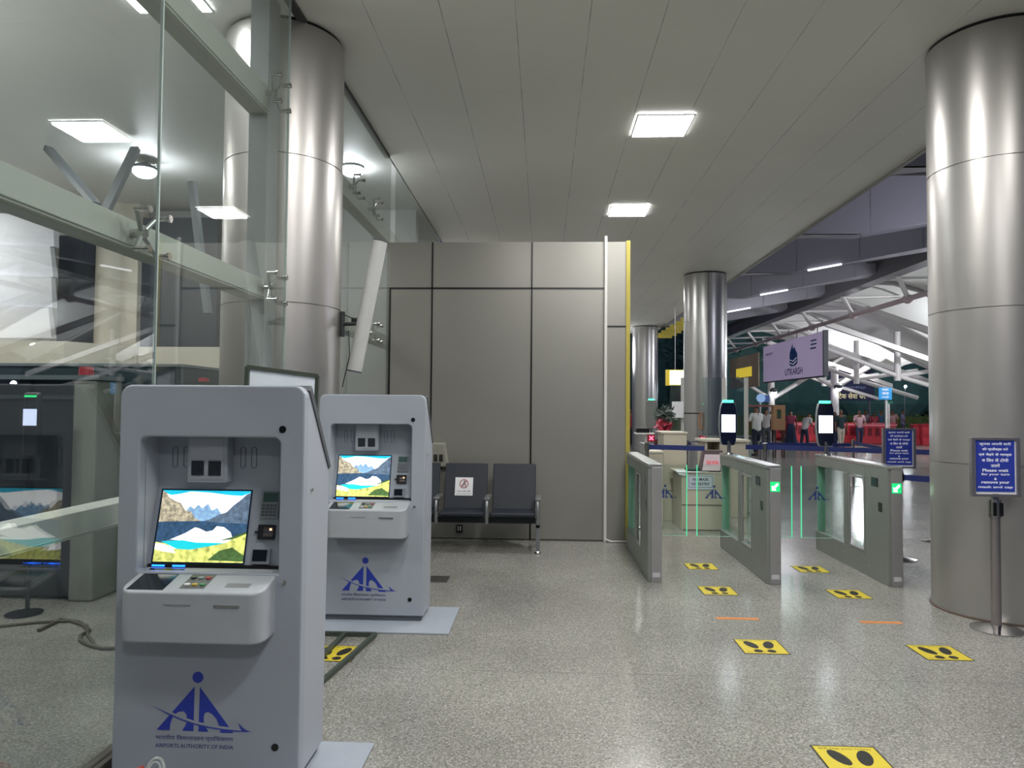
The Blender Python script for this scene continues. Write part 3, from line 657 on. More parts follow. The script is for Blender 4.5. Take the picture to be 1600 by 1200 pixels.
# ------------------------------------------------------------------ sign stands
def sign_stand(x, y, label, h=.90):
    t = thing('sign_stand', label, 'sign stand', (x, y, 0), group='blue notice stands by the gates')
    MB().lathe([(0, .035), (.03, .035), (.1, .02), (.16, .008), (.16, 0), (0, 0)], seg=48).build('base', CHROME, t, smooth=True)
    MB().lathe([(.031, .03), (.031, h-.12)], seg=24).build('pole', mat('pole_steel', 'a39c9c', .25, .85), t, smooth=True)
    hd = MB().lathe([(.039, h-.12), (.039, h-.005), (.034, h), (0, h)], seg=24).build('belt_head', CHROME, t, smooth=True)
    MB().box(-.032, -.012, -.042, -.03, h-.11, h-.02).box(.012, .032, -.042, -.03, h-.11, h-.02).build('belt_slot', BLACK, hd)
    w = .165; z0 = h+.02; z1 = h+.43
    MB().box(-.02, .02, -.012, .006, h-.01, z0+.02).build('bracket', CHROME, t)
    fr = MB().ring(rrect(-w, w, z0, z1, .004), rrect(-w+.026, w-.026, z0+.018, z1-.016, .002), -.022, .01).build('frame', mat('sign_frame', 'aaa6aa', .2, .8), t, bev=.004)
    MB().box(-w+.02, w-.02, -.008, .004, z0+.012, z1-.012).build('backing_card', PAPER, fr)
    sh = MB().box(-w+.034, w-.034, -.011, -.008, z0+.034, z1-.02).build('blue_sheet', SIGNB, fr)
    wt = mat('sign_white_text', 'dfe0ea', .5, emit=.15)
    top = z1-.045
    for i, (s, ww) in enumerate([('कृपया अपनी बारी', .215), ('की प्रतीक्षा करें', .175), ('एवं चेहरे से मास्क', .225), ('व सिर से टोपी'.replace('सि', 'िस'), .18), ('उतारें', .062)]):
        text(s, ww, .026, sh, (0, -.0115, top-i*.037), wt, bold=.018)
    for i, (s, ww) in enumerate([('Please wait', .175), ('for your turn', .19), ('&', .018), ('remove your', .19), ('mask and cap', .235)]):
        text(s, ww, .021 if i != 2 else .018, sh, (0, -.0115, top-.182-i*.0295), wt, bold=.025)
    return t
pb = Vector((3.145, 5.08, 0))
sign_stand(pb.x, pb.y, 'blue notice on a chrome stand in front of the large right column')
pb2 = atY(1404, 700, 7.4)
s2 = sign_stand(pb2.x, 7.4, 'blue notice on a chrome stand behind the right gate')
MB().hexa([(0, 0, .80), (.62, -.62, .80), (.625, -.617, .80), (.005, 0, .80)], [(0, 0, .86), (.62, -.62, .86), (.625, -.617, .86), (.005, 0, .86)]).build('belt', NAVY, s2)

# ------------------------------------------------------------------ queue posts with belts
def qpost(px, py_, Y, label, to=None, h=.92):
    p = atY(px, py_, Y)
    t = thing('queue_post', label, 'queue post', (p.x, Y, 0), group='chrome queue posts with blue belts')
    MB().lathe([(0, .03), (.03, .03), (.1, .018), (.15, .008), (.15, 0), (0, 0)], seg=32).build('base', CHROME, t, smooth=True)
    MB().lathe([(.024, .02), (.024, h-.1)], seg=20).build('pole', mat('pole_steel', 'a39c9c', .25, .85), t, smooth=True)
    MB().lathe([(.033, h-.1), (.033, h-.004), (0, h)], seg=20).build('belt_head', CHROME, t, smooth=True)
    for q in (to or []):
        e = atY(q[0], 700, q[1]); dx, dy = e.x-p.x, q[1]-Y
        MB().hexa([(0, -.003, h-.085), (dx, dy-.003, h-.085), (dx, dy+.003, h-.085), (0, .003, h-.085)], [(0, -.003, h-.025), (dx, dy-.003, h-.025), (dx, dy+.003, h-.025), (0, .003, h-.025)]).build('belt', NAVY, t)
qpost(1011, 700, 8.98, 'chrome queue post seen over the left gate', [(1101, 8.75)], h=1.08)
qpost(1195, 700, 9.2, 'chrome queue post just right of the middle gate', [(1165, 9.15), (1404, 8.55)], h=1.08)
qpost(1187, 690, 13.2, 'chrome queue post beside the man in white shirt', [(1330, 13.2)])
qpost(1073, 690, 13.2, 'chrome queue post left of the second silver column', [(1108, 13.2)])
qpost(1333, 690, 14.2, 'chrome queue post between the right face scanner and blue notice', [(1392, 11.5)])
qpost(1462, 710, 8.4, 'chrome queue post hidden by the large right column', [(1404, 8.6)], h=1.08)

# ------------------------------------------------------------------ counters behind the gates
YD = fl(1095, 829).y; c1 = atY(1065, 738, YD)
t = thing('security_desk', 'low cream desk with NO MASK NO ENTRY notice behind the left lane', 'desk', (c1.x, YD, 0))
w1 = atY(1132, 738, YD).x-c1.x
MB().box(0, w1, 0, .6, .0, c1.z-.015).build('body', CREAM, t, bev=.004)
MB().box(-.04, w1+.01, -.003, .62, c1.z-.015, c1.z).build('desk_top', mat('desk_top', 'b5b0a3', .5), t, bev=.003)
MB().box(0, w1, -.004, 0, .31, .32).box(.02, w1, -.004, 0, .0, .012).build('panel_joint', mat('joint_brown', '5c564b', .6), t)
a0 = atY(1074, 742, YD); a1 = atY(1115, 765, YD)
nb = thing('paper_notice', 'white NO MASK NO ENTRY notice on the front of the low desk', 'notice', ((a0.x+a1.x)/2, YD-.005, (a0.z+a1.z)/2))
ww, hh_ = (a1.x-a0.x), (a0.z-a1.z)
MB().box(-ww/2, ww/2, -.003, 0, -hh_/2, hh_/2).build('sheet', mat('notice_bluewhite', 'c2cbd4', .6), nb)
MB().ring(rrect(-ww/2+.015, ww/2-.015, -hh_/2+.025, hh_/2-.01, .004), rrect(-ww/2+.02, ww/2-.02, -hh_/2+.03, hh_/2-.015, .003), -.004, -.003).build('border_line', KDG, nb)
dkt = mat('notice_text', '2c3540', .6)
text('NO MASK', ww*.62, hh_*.21, nb, (0, -.0045, hh_*.2), dkt, bold=.02); text('NO ENTRY', ww*.7, hh_*.21, nb, (0, -.0045, -hh_*.12), dkt, bold=.02)
tp = (c1.x, YD, c1.z)
tag(MB().quad((-.06, -.02, .004), (.16, -.03, .004), (.34, .0, .006), (.32, .3, .004), (-.02, .3, .004)).quad((-.06, -.012, .0045), (.06, -.012, .0045), (.04, -.022, -.04), (-.03, -.02, -.03)).build('loose_paper', PAPER, loc=tp), 'white papers lying on the low cream desk', 'paper')
tag(MB().hexa([(.08, .1, .012), (.30, .08, .012), (.31, .32, .012), (.1, .32, .012)], [(.08, .1, .03), (.30, .08, .05), (.31, .32, .05), (.1, .32, .03)]).build('file_folder', mat('dark_green_folder', '1d3a30', .5), loc=tp, bev=.003), 'dark green folder on the papers of the low desk', 'folder')
t = thing('screening_device', 'tilted device with pink lettering on the low cream desk', 'device', (c1.x+.34, YD+.12, c1.z))
MB().hexa([(-.1, -.05, .0), (.16, -.05, .0), (.16, .08, .0), (-.1, .08, .0)], [(-.04, .0, .27), (.2, .0, .27), (.2, .13, .27), (-.04, .13, .27)]).build('case', mat('device_mauve', '57474a', .5), t, bev=.006)
MB().hexa([(-.07, -.052, .02), (.15, -.052, .02), (.15, -.044, .02), (-.07, -.044, .02)], [(-.03, -.016, .22), (.18, -.016, .22), (.18, -.008, .22), (-.03, -.008, .22)]).build('sheet', mat('pinkish_sheet', 'd8c6cc', .6), t)
text('DIGI YATRA', .15, .045, t, (.06, -.043, .12), mat('pink_text', 'e0505f', .5, emit=.3), rot=(PI/2-.15, 0, 0), bold=.03)
c2 = atY(1037, 675, 9.6); c2r = atY(1073, 675, 9.6)
t = thing('reception_counter', 'tall cream counter left of the low desk, behind the blue belt', 'counter', (c2.x, 9.6, 0))
MB().box(0, c2r.x-c2.x, 0, .5, 0, c2.z-.02).build('body', CREAM, t, bev=.004); MB().box(-.03, c2r.x-c2.x+.01, -.015, .52, c2.z-.02, c2.z).build('counter_top', mat('pale_top', 'c9c4b4', .5), t)
MB().box(0, c2r.x-c2.x, -.003, 0, .40, .41).build('panel_joint', mat('joint_brown', '5c564b', .6), t)
c3 = atY(1014, 705, 9.2); c3r = atY(1036, 705, 9.2)
t = thing('side_counter', 'short cream counter just past the left gate', 'counter', (c3.x, 9.2, 0))
MB().box(0, c3r.x-c3.x, 0, .35, 0, c3.z-.02).build('body', CREAM, t, bev=.004); MB().box(-.01, c3r.x-c3.x+.01, -.01, .36, c3.z-.02, c3.z).build('counter_top', mat('pale_top', 'c9c4b4', .5), t)
c4 = atY(1102, 690, 10.0); c4r = atY(1168, 690, 10.0)
t = thing('podium_counter', 'open-fronted cream podium behind the middle face scanner', 'counter', (c4.x, 10.0, 0))
W4 = c4r.x-c4.x
MB().box(0, .03, 0, .5, 0, c4.z).box(.2, W4, 0, .5, 0, c4.z).box(.03, .2, .45, .5, 0, c4.z).box(.03, .2, 0, .45, 0, .75).build('body', CREAM, t, bev=.003)
MB().box(-.03, W4+.03, -.03, .55, c4.z, c4.z+.03).build('counter_top', mat('pale_top', 'c9c4b4', .5), t)
# plant pot-ish twig on floor by desk
pf = fl(1052, 822)
# glass booth behind the counters
for i, (x0, x1, y0, lb) in enumerate([(1098, 1128, 10.7, 'clear glass screen panel left of the middle face scanner'), (1140, 1163, 10.7, 'clear glass screen panel right of the middle face scanner'), (1047, 1064, 12.5, 'clear glass screen behind the tall cream counter')]):
    A_ = atY(x0, 590, y0); B_ = atY(x1, 590, y0)
    t = thing('glass_screen', lb, 'glass screen', (A_.x, y0, 0), group='glass screens around the counters')
    MB().box(0, B_.x-A_.x, -.006, .006, .05, A_.z).build('pane', glass_mat('booth_glass%d' % i, (.82, .90, .90), .12, .5), t)
    MB().box(B_.x-A_.x, B_.x-A_.x+.05, -.03, .03, 0, A_.z).build('post', mat('screen_post', 'b5b3ae', .4), t)
    MB().box(0, B_.x-A_.x, -.02, .02, 0, .05).build('base_rail', STEEL, t)
A_ = atY(1059, 640, 12.4)
tag(MB().box(-.1, .1, 0, .003, -.14, .14).build('paper_notice', PAPER, loc=(A_.x, 12.4, A_.z)), 'small white list stuck to the glass behind the tall counter', 'notice')
# exit gate posts with red cross
def exit_post(px, py, Y, label, scanner=False):
    p = atY(px, py, Y); t = thing('exit_gate', label, 'turnstile', (p.x, Y, 0), group='far exit gates showing a red cross')
    MB().box(-.07, .07, 0, .9, 0, p.z-.1).build('cabinet', STEEL, t, bev=.005)
    MB().box(-.012, .012, .1, .13, p.z-.1, p.z-.05).build('stalk', STEEL, t)
    d = MB().box(-.055, .055, .08, .13, p.z-.055, p.z+.055).build('cross_display', mat('red_dark', '5a0d1c', .4, emit=.8), t)
    MB().prism([(-.035, p.z-.022), (-.022, p.z-.035), (0, p.z-.012), (.022, p.z-.035), (.035, p.z-.022), (.012, p.z), (.035, p.z+.022), (.022, p.z+.035), (0, p.z+.012), (-.022, p.z+.035), (-.035, p.z+.022), (-.012, p.z)], .076, .08).build('cross', mat('lit_pinkred', 'ff5a78', .4, emit=3), d)
    return t
exit_post(1019, 685, 10.6, 'far exit gate with red cross left of the tall cream counter')
exit_post(1100, 686, 12.4, 'far exit gate with red cross at the podium')
p = atY(1018, 668, 12.4)
t = thing('face_scanner', 'grey back of a face scanner facing away beyond the left gate', 'face scanner', (p.x, 12.4, 0))
o = [(-.062, 0), (.062, 0), (.088, .12), (.098, .26), (.09, .45), (.065, .5), (-.065, .5), (-.09, .45), (-.098, .26), (-.088, .12)]
MB().prism([(x, z+p.z-.02) for x, z in o], 0, .05).build('housing', mat('back_grey', '6c6e6b', .5), t, bev=.01)
MB().box(-.05, .05, .0, .04, p.z+.48, p.z+.5).build('status_light', GRNL, t)
MB().tube((0, .02, 0), (0, .02, p.z), .015).lathe([(0, .02), (.1, .01), (.1, 0), (0, 0)], seg=20).build('pole', CHROME, t)
# payment-like small monitor left
p = atY(1004, 672, 10.9)
t = thing('small_monitor', 'small black-topped device on a stand left of the far face scanner', 'device', (p.x, 10.9, 0))
MB().box(-.1, .1, -.06, .06, p.z-.04, p.z+.03).build('housing', BLACK, t, bev=.004); MB().box(-.12, .16, -.1, .1, p.z-.06, p.z-.04).build('tray', WHITE, t); MB().tube((.05, 0, 0), (.05, 0, p.z-.05), .02).build('pole', WHITE, t)
# potted poinsettia-like red plant
p = atY(1037, 672, 11.2)
t = thing('potted_plant', 'red-leaved plant behind the tall cream counter', 'plant', (p.x, 11.2, 0))
MB().lathe([(0, .75), (.13, .75), (.16, 1.02), (.0, 1.0)], seg=20).tube((0, 0, 0), (0, 0, .75), .1).build('pot_stand', mat('pot_maroon', '5a2a2c', .5), t, smooth=True)
def leaves(n, R, c, size, ang=1.0):
    m = MB()
    for i in range(n):
        d = Vector((random.gauss(0, 1), random.gauss(0, 1), random.gauss(.3, .8))).normalized(); q = Vector(c)+Vector((d.x*R[0], d.y*R[1], d.z*R[2]))*random.uniform(.5, 1)
        s = size*random.uniform(.6, 1.3); u = d.orthogonal().normalized(); w = (d+Vector((random.uniform(-ang, ang), random.uniform(-ang, ang), random.uniform(-ang, ang)))).normalized(); u = w.orthogonal().normalized()
        m.quad(q-w*s, q+u*s*.4, q+w*s, q-u*s*.4)
    return m
leaves(90, (.14, .14, .16), (0, 0, 1.2), .06).build('red_leaves', mat('red_leaf', 'b0364a', .5), t)
leaves(80, (.18, .18, .18), (.02, 0, 1.38), .06).build('green_leaves', mat('grey_green_leaf', '4b5a50', .6), t)

# ------------------------------------------------------------------ stuff hung beyond: signs
p = atY(1056, 590, 19)
t = thing('hanging_sign', 'glowing white and yellow box sign between the two silver columns', 'sign', (p.x, 19, p.z))
MB().box(-.24, .4, 0, .2, -.21, .21).build('case', mat('yellow_case', 'c8b030', .5, emit=.4), t); MB().box(-.16, .38, -.01, 0, -.19, .19).build('lit_face', mat('lit_cream', 'fffbe0', .5, emit=3), t)
MB().tube((0, .1, .2), (0, .1, 3.0), .01).build('hanger', STEEL, t)
BX = 9.5
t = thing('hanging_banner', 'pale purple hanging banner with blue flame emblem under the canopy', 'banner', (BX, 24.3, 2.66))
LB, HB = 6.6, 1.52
MB().box(-.02, .02, 0, LB, 0, HB).build('sheet', mat('banner_lilac', 'b5a6c6', .6, emit=.3, noise=.1, nscale=.6), t)  # emission in the sheet stands in for light falling on it
MB().box(-.06, .1, -.08, -.0, -.02, HB+.02).build('end_frame', KDG, t); MB().box(-.04, .04, 0, LB, -.05, 0).build('bottom_bar', KDG, t)
BB = mat('banner_blue', '2a4c8a', .5)
fm = MB(); YC = LB*.44
fm.prism([(YC+.42, .55), (YC+.38, 1.0), (YC+.3, 1.1), (YC+.1, 1.32), (YC+.05, 1.12), (YC-.1, 1.2), (YC-.25, 1.05), (YC-.38, .95), (YC-.42, .6), (YC-.2, .5), (YC+.2, .48)], -.035, -.02, 'x')
fm.build('flame_emblem', BB, t)
for k in range(2): MB().path([(-.04, YC+.36, .62+.12*k), (-.04, YC, .55+.12*k), (-.04, YC-.36, .66+.12*k)], .02, 6).build('wave', mat('banner_white', 'd8d4e4', .6, emit=.2), t)
text('UTKARSH', 1.9, .26, t, (-.03, YC, .28), mat('banner_text', '6f6a92', .5), rot=(PI/2, 0, -PI/2), bold=.02)
text('AIRPORT', 1.0, .1, t, (-.03, LB-.8, 1.15), mat('banner_text', '6f6a92', .5), rot=(PI/2, 0, -PI/2), bold=.02)
for yy, zz in ((.9, 1.25), (.9, 1.12), (.95, .98)): MB().box(-.03, -.02, yy-.25, yy+.25, zz, zz+.05).build('mark', BB, t)
for yy in (.6, 2.6, 4.6, 6.2): MB().tube((0, yy, HB), (0, yy, HB+.28), .015).build('hanger', KDG, t)
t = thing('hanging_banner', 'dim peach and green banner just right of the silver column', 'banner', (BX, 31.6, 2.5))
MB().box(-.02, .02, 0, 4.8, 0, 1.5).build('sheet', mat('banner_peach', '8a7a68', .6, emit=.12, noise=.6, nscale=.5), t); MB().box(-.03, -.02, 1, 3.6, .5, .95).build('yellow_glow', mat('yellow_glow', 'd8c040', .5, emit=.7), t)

# ------------------------------------------------------------------ stepped fascia and canopies
for i, Y in enumerate((8.5, 11.8, 15.2, 18.5, 21.8, 25.1)):
    m = MB(); X1_ = 8.6
    m.prism([(4.2, 4.42), (5.25, 4.42), (6.4, 4.63), (X1_, 5.06), (X1_, 6.2), (4.2, 5.42)], Y, Y+.06)
    Yp = Y-3.3
    m.quad((4.2, Y, 5.40), (X1_, Y, 5.9), (X1_, Yp+.06, 5.1), (5.25, Yp+.06, 4.44), (4.2, Yp+.06, 4.44))
    m.quad((4.2, Y-.0, 4.42), (5.25, Y, 4.42), (X1_, Y, 5.06), (X1_, Y+.35, 5.0), (5.25, Y+.35, 4.42), (4.2, Y+.35, 4.42))
    struct('trim_%d' % (20+i), m, FASCIA, 'stepped grey fascia panel row %d beyond the ceiling edge' % (i+1), fix=False)
    if i in (2, 3, 4):
        q = MB().tube((5.6, Y-.02, 4.47), (6.3, Y-.02, 4.60), .02)
        tag(q.build('strip_light', mat('strip_lit', 'f2f4ff', .4, emit=2.2)), ['slim lit strip under the nearest visible fascia step', 'slim lit strip under the middle fascia step', 'slim lit strip under the farthest fascia step'][i-2], 'light', 'strip lights on the stepped fascia')
struct('trim_30', MB().box(8.55, 8.95, 9, 34, 4.88, 5.3).box(8.3, 9.2, 9, 34, 5.3, 5.34), mat('girder_grey', '5d5b60', .6), 'long dark steel girder at the outer edge of the fascia')
# louvres past the far column
for k in range(9):
    Y = 16.5+k*1.25
    struct('trim_%d' % (40+k), MB().box(1.9, 3.9, Y, Y+.08, 4.30, 4.38) if k < 0 else MB().box(4.2, 4.9, 20+k*.9, 20.1+k*.9, 4.2, 4.3), mat('yellow_louvre', 'b5a544', .5, emit=.15), 'yellow lit louvre beyond the ceiling edge')
# lattice pipe truss along the banner line
tr = thing('canopy_truss', 'long pale pipe truss running above the hanging banner', 'truss', (BX, 0, 0))
PZ = lambda y: 4.42
MB().tube((0, 14, 4.42), (0, 38, 4.42), .07).build('bottom_pipe', mat('pinkish_pipe', 'a9979a', .45), tr, smooth=True)
for k in range(9):
    Y = 15.5+k*3.3
    MB().tube((-.7, Y-.8, 5.0), (0, Y, 4.45), .06).build('strut', WHTUBE, tr, smooth=True)
    MB().sph((0, Y, 4.42), .13).build('node', mat('pinkish_pipe', 'a9979a', .45), tr, smooth=True)
    MB().tube((0, Y, 4.45), (2.6, Y+1.2, 5.2), .05).build('strut', WHTUBE, tr, smooth=True)
    MB().tube((-.7, Y+.2, 5.0), (2.6, Y+1.2, 5.2), .045).build('strut', WHTUBE, tr, smooth=True)
# curved canopy bays with ribs
def canopy(y0, y1, label, k):
    t = thing('canopy_bay', label, 'canopy', (0, y0, 0), group='vaulted canopy bays outside')
    top = [(8.97, 5.0), (9.3, 5.18), (9.8, 5.32), (10.3, 5.3), (11, 5.1), (12, 4.62), (13, 4.08), (14, 3.55), (15, 3.1)]; m = MB(); L = y1-y0
    for i in range(len(top)-1):
        (xa, za), (xb, zb) = top[i], top[i+1]
        for j in range(6):
            s0, s1 = j/6, (j+1)/6; b0, b1 = .32*math.sin(PI*s0), .32*math.sin(PI*s1)
            m.quad((xa, s0*L, za+b0), (xb, s0*L, zb+b0), (xb, s1*L, zb+b1), (xa, s1*L, za+b1))
    m.build('membrane', MEMB, t, smooth=True)
    MB().path([(x, 0, z-.06) for x, z in top], .06, 8).build('edge_cable', mat('rib_grey', '9a9896', .5), t, smooth=True)
    MB().hexa([(9.5, -.09, 4.40), (9.5, .09, 4.40), (15, .09, 2.45), (15, -.09, 2.45)], [(9.5, -.09, 4.58), (9.5, .09, 4.58), (15, .09, 2.63), (15, -.09, 2.63)]).build('rib', WHTUBE, t)
    if k >= 3:
        MB().tube((9.9, 1.2, 3.78), (12.6, 1.2, 2.72), .08).tube((12.6, 1.2, 2.72), (15, 1.2, 3.1), .08).tube((12.6, 1.2, 2.72), (15, 1.2, 2.0), .08).build('tie', WHTUBE, t, smooth=True)
        MB().tube((12.6, 1.2, 2.55), (12.6, 1.2, 4.3), .11).build('stub_post', WHTUBE, t, smooth=True)
for k in range(6):
    y0 = 14.6+k*3.3
    canopy(y0, y0+3.3, ['nearest', 'second nearest', 'third', 'fourth', 'second farthest', 'farthest'][k]+' vaulted white canopy bay outside', k)
def mast(px, Y, ytop, label, lamp):
    p = atY(px, ytop, Y)
    t = thing('canopy_mast', label, 'mast', (p.x, Y, 0), group='masts holding the outdoor canopy')
    MB().tube((0, 0, 0), (0, 0, p.z), .17, .14, 16).build('pole', WHTUBE, t, smooth=True)
    q = atY(px, ytop+34, Y).z
    for dx, dz in ((-1.5, 1.0), (1.6, 1.0), (3.4, 2.0)):
        MB().tube((0, 0, q), (dx, .3, q+dz), .09, .07).build('branch', WHTUBE, t, smooth=True)
    MB().tube((1.6, .3, q+1.0), (3.4, .3, q+2.0), .06).build('branch', WHTUBE, t, smooth=True)
    if lamp:
        l = thing('floodlight', lamp, 'floodlight', (p.x, Y-.35, atY(px, 606 if px > 1250 else 612, Y).z), group='floodlights on the canopy masts')
        MB().lathe([(0, -.05), (.13, -.05), (.16, .1), (.05, .18), (0, .18)], seg=20).build('housing', KDG, l, smooth=True)
        MB().sph((0, -.06, -.03), .12, (1, .5, 1)).build('lens', FLOODM, l, smooth=True)
mast(1304, 30, 572, 'pale canopy mast behind the right face scanner', 'floodlight on the mast behind the right face scanner')
mast(1205, 33, 590, 'pale canopy mast behind the wooden booth', 'floodlight on the mast above the wooden booth')

# ------------------------------------------------------------------ outdoors: trees, hedge, barriers, signs
BARK = mat('dark_bark', '2c2a26', .9)
def tree(px, Y, h, R, label, col):
    p = atY(px, 650, Y); t = thing('dark_tree', label, 'tree', (p.x, Y, 0), group='dark trees at the back outside')
    MB().tube((0, 0, 0), (0, 0, h*.55), .25, .15).tube((0, 0, h*.5), (R*.4, 0, h*.75), .12, .05).build('trunk', BARK, t, smooth=True)
    m = leaves(900, (R, R*.7, h*.42), (0, 0, h*.56), .42)
    m.sph((0, 0, h*.6), 1, (R*.85, R*.5, h*.35)); m.sph((R*.4, -.5, h*.33), 1, (R*.6, R*.4, h*.26)); m.sph((-R*.4, -.5, h*.3), 1, (R*.6, R*.4, h*.26))
    m.build('foliage', mat('foliage_'+col, col, .95, spec=.05, noise=.3, nscale=2), t, fix=False)
for i, (px, Y, h, R, nm) in enumerate([(985, 52, 9, 5, 'leftmost dark tree beyond the far column'), (1080, 50, 10, 5, 'dark tree hidden by the second silver column'), (1185, 48, 9, 4.5, 'dark tree above the man in white'), (1245, 47, 9.5, 4.5, 'dark tree left of the right face scanner'),
        (1310, 48, 10, 5, 'dark tree behind the right face scanner'), (1365, 45, 9, 4.5, 'dark tree behind the blue pole sign'), (1430, 47, 10, 5, 'dark tree left of the large right column'), (1500, 46, 9, 5, 'dark tree behind the large right column')]):
    tree(px, Y+(i % 2)*7, h+1, R+1, nm, ['5b7c7a', '527270', '64827c'][i % 3])
hp = fl(1410, 684); 
t = thing('clipped_hedge', 'long green hedge behind the red barriers', 'hedge', (6, 38, 0))
hm = leaves(2200, (13, .7, .6), (13, 0, .75), .14); hm.box(.5, 25.5, -.5, .5, 0, 1.15); hm.build('foliage', mat('hedge_green', '4a5c2c', .9, noise=.3, nscale=3), t, fix=False)
MB().box(.5, 25.5, -.55, -.45, 0, .12).build('kerb', mat('kerb', '8a8880', .8), t)
def barrier(mbx):
    pass
def make_barrier():
    t = thing('road_barrier', 'x', 'barrier', (0, 0, 0), group='red plastic barriers outside')
    p = [(-.62, 0), (.62, 0), (.62, .22), (.5, .3), (.5, .78), (.56, .9), (-.56, .9), (-.5, .78), (-.5, .3), (-.62, .22)]
    MB().prism(p, -.22, .22).build('body', RED, t, bev=.03)
    RD = mat('red_recess', '6c1220', .5)
    for x in (-.3, 0, .3): MB().box(x-.09, x+.09, -.235, -.22, .34, .7).build('recess', RD, t)
    MB().box(-.56, .56, -.23, -.22, .78, .85).build('light_band', mat('pale_red', 'd8808a', .5), t)
    return t
bs = [(x_, y_+6.5, r_) for x_, y_, r_ in [(1246, 27.0, 10), (1262, 27.4, -12), (1275, 27.8, 20), (1327, 26.5, 5), (1337, 27.6, 60), (1357, 25.8, -10), (1368, 26.0, 8), (1379, 26.6, -15), (1433, 25.2, 70), (1443, 24.8, 80), (1450, 26.2, 60), (1226, 28.5, 0)]]
bl = ['red barrier left of the bending man', 'red barrier right of the bending man', 'red barrier touching the right face scanner', 'red barrier left of the man in pink shirt', 'red barrier just behind the man in pink shirt', 'red barrier right of the man in pink shirt',
      'red barrier under the blue pole sign', 'red barrier left of the blue notice', 'red barrier right of the blue notice', 'red barrier touching the large right column', 'red barrier partly hidden by the large right column', 'red barrier behind the woman in dark dress']
pr = make_barrier()
for i, (px, Y, r) in enumerate(bs):
    o = pr if i == 0 else copy_tree(pr); p = atY(px, 660, Y); o.location = (p.x, Y, 0); o.rotation_euler = (0, 0, math.radians(r)); o['label'] = bl[i]
# blue pole sign, green one, round sign
p = atY(1381.5, 615, 24); t = thing('pole_sign', 'square blue sign on a thin pole above the blue notice', 'sign', (p.x, 24, 0))
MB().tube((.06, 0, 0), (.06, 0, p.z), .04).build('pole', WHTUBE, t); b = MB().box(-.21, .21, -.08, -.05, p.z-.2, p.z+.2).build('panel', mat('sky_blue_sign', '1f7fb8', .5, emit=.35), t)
wt = mat('sign_white_text', 'dfe0ea', .5, emit=.15)
for i, s in enumerate(('बाहर', 'जाना', 'यात्री')): text(s, .22, .08, b, (0, -.085, p.z+.12-i*.12), wt, bold=.02)
p = atY(1389, 629, 30); t = thing('pole_sign', 'small green sign on a pole beside the square blue sign', 'sign', (p.x, 30, 0))
MB().tube((0, 0, 0), (0, 0, p.z), .03).build('pole', WHTUBE, t); MB().box(-.14, .14, -.05, -.03, p.z-.05, p.z+.06).build('panel', mat('small_green', '2c6a58', .5, emit=.2), t)
p = atY(1188, 622, 28); t = thing('pole_sign', 'round pale blue sign on a pole above the man in white', 'sign', (p.x, 28, 0))
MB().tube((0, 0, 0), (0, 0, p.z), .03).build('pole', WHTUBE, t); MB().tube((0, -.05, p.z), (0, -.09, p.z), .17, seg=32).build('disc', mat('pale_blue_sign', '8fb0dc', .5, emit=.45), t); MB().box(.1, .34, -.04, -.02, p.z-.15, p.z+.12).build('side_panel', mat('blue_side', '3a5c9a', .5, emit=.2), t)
p = atY(1331, 615, 36); t = thing('letter_sign', 'dark blue roof sign with pale Hindi letters among the trees', 'sign', (p.x, 36, 0))
MB().box(-1.1, 1.1, 0, .1, p.z-.35, p.z+1.2).build('panel', mat('night_blue_panel', '1b2248', .6, emit=.1), t)
text('टेक सेवा घर', 1.35, .32, t, (-.0, -.02, p.z-.1), mat('warm_letter', 'd8cfa8', .5, emit=.5), bold=.02); text('एयरपोर्ट', 1.2, .16, t, (.1, -.02, p.z+.3), mat('dim_letter', '7a80a8', .5, emit=.3))
MB().tube((-.9, .1, 0), (-.9, .1, p.z), .06).tube((.9, .1, 0), (.9, .1, p.z), .06).build('post', KDG, t)
p = atY(1414, 604, 40); t = thing('street_lamp', 'tiny distant white street lamp against the dark trees', 'street lamp', (p.x, 40, 0))
MB().tube((0, 0, 0), (0, 0, p.z), .05, .03).build('pole', KDG, t); MB().sph((0, -.05, p.z), .07).build('bulb', FLOOD, t)
# wooden booth
p = atY(1209, 672, 22); q = atY(1227, 633, 22)
t = thing('wooden_booth', 'brown wooden stand with green window beside the man in white', 'booth', (p.x, 22, 0))
w_ = q.x-p.x; WD = mat('light_wood', '9a7656', .6)
MB().ring(rrect(0, w_, p.z, q.z, .01), rrect(w_*.28, w_*.66, p.z+.35, q.z-.14, .01), 0, .25).build('cabinet', WD, t); MB().box(w_*.26, w_*.68, .02, .04, p.z+.33, q.z-.12).build('green_window', mat('booth_green', '2c4a34', .5), t)
for x in (.03, w_-.05): MB().box(x, x+.04, .0, .04, 0, p.z).box(x, x+.04, .2, .24, 0, p.z).build('leg', mat('dark_wood', '3a2a26', .6), t)
MB().box(-.75, 0, .05, .12, q.z-.06, q.z-.0).build('crossbar', mat('red_wood', '7a4a44', .6), t)
# wooden frame beside second column
p = atY(1097, 655, 13.8); t = thing('display_frame', 'small open wooden frame standing before the second silver column', 'frame', (p.x, 13.8, 0))
MB().ring(rrect(-.06, .04, p.z-.2, p.z+.13, .004), rrect(-.035, .018, p.z-.16, p.z+.1, .003), -.05, .05).build('surround', mat('light_wood', '9a7656', .6), t); MB().box(-.45, -.06, -.02, .02, p.z+.1, p.z+.125).build('bar', mat('dark_wood', '3a2a26', .6), t); MB().tube((0, 0, 0), (0, 0, p.z-.2), .015).build('post', STEEL, t)

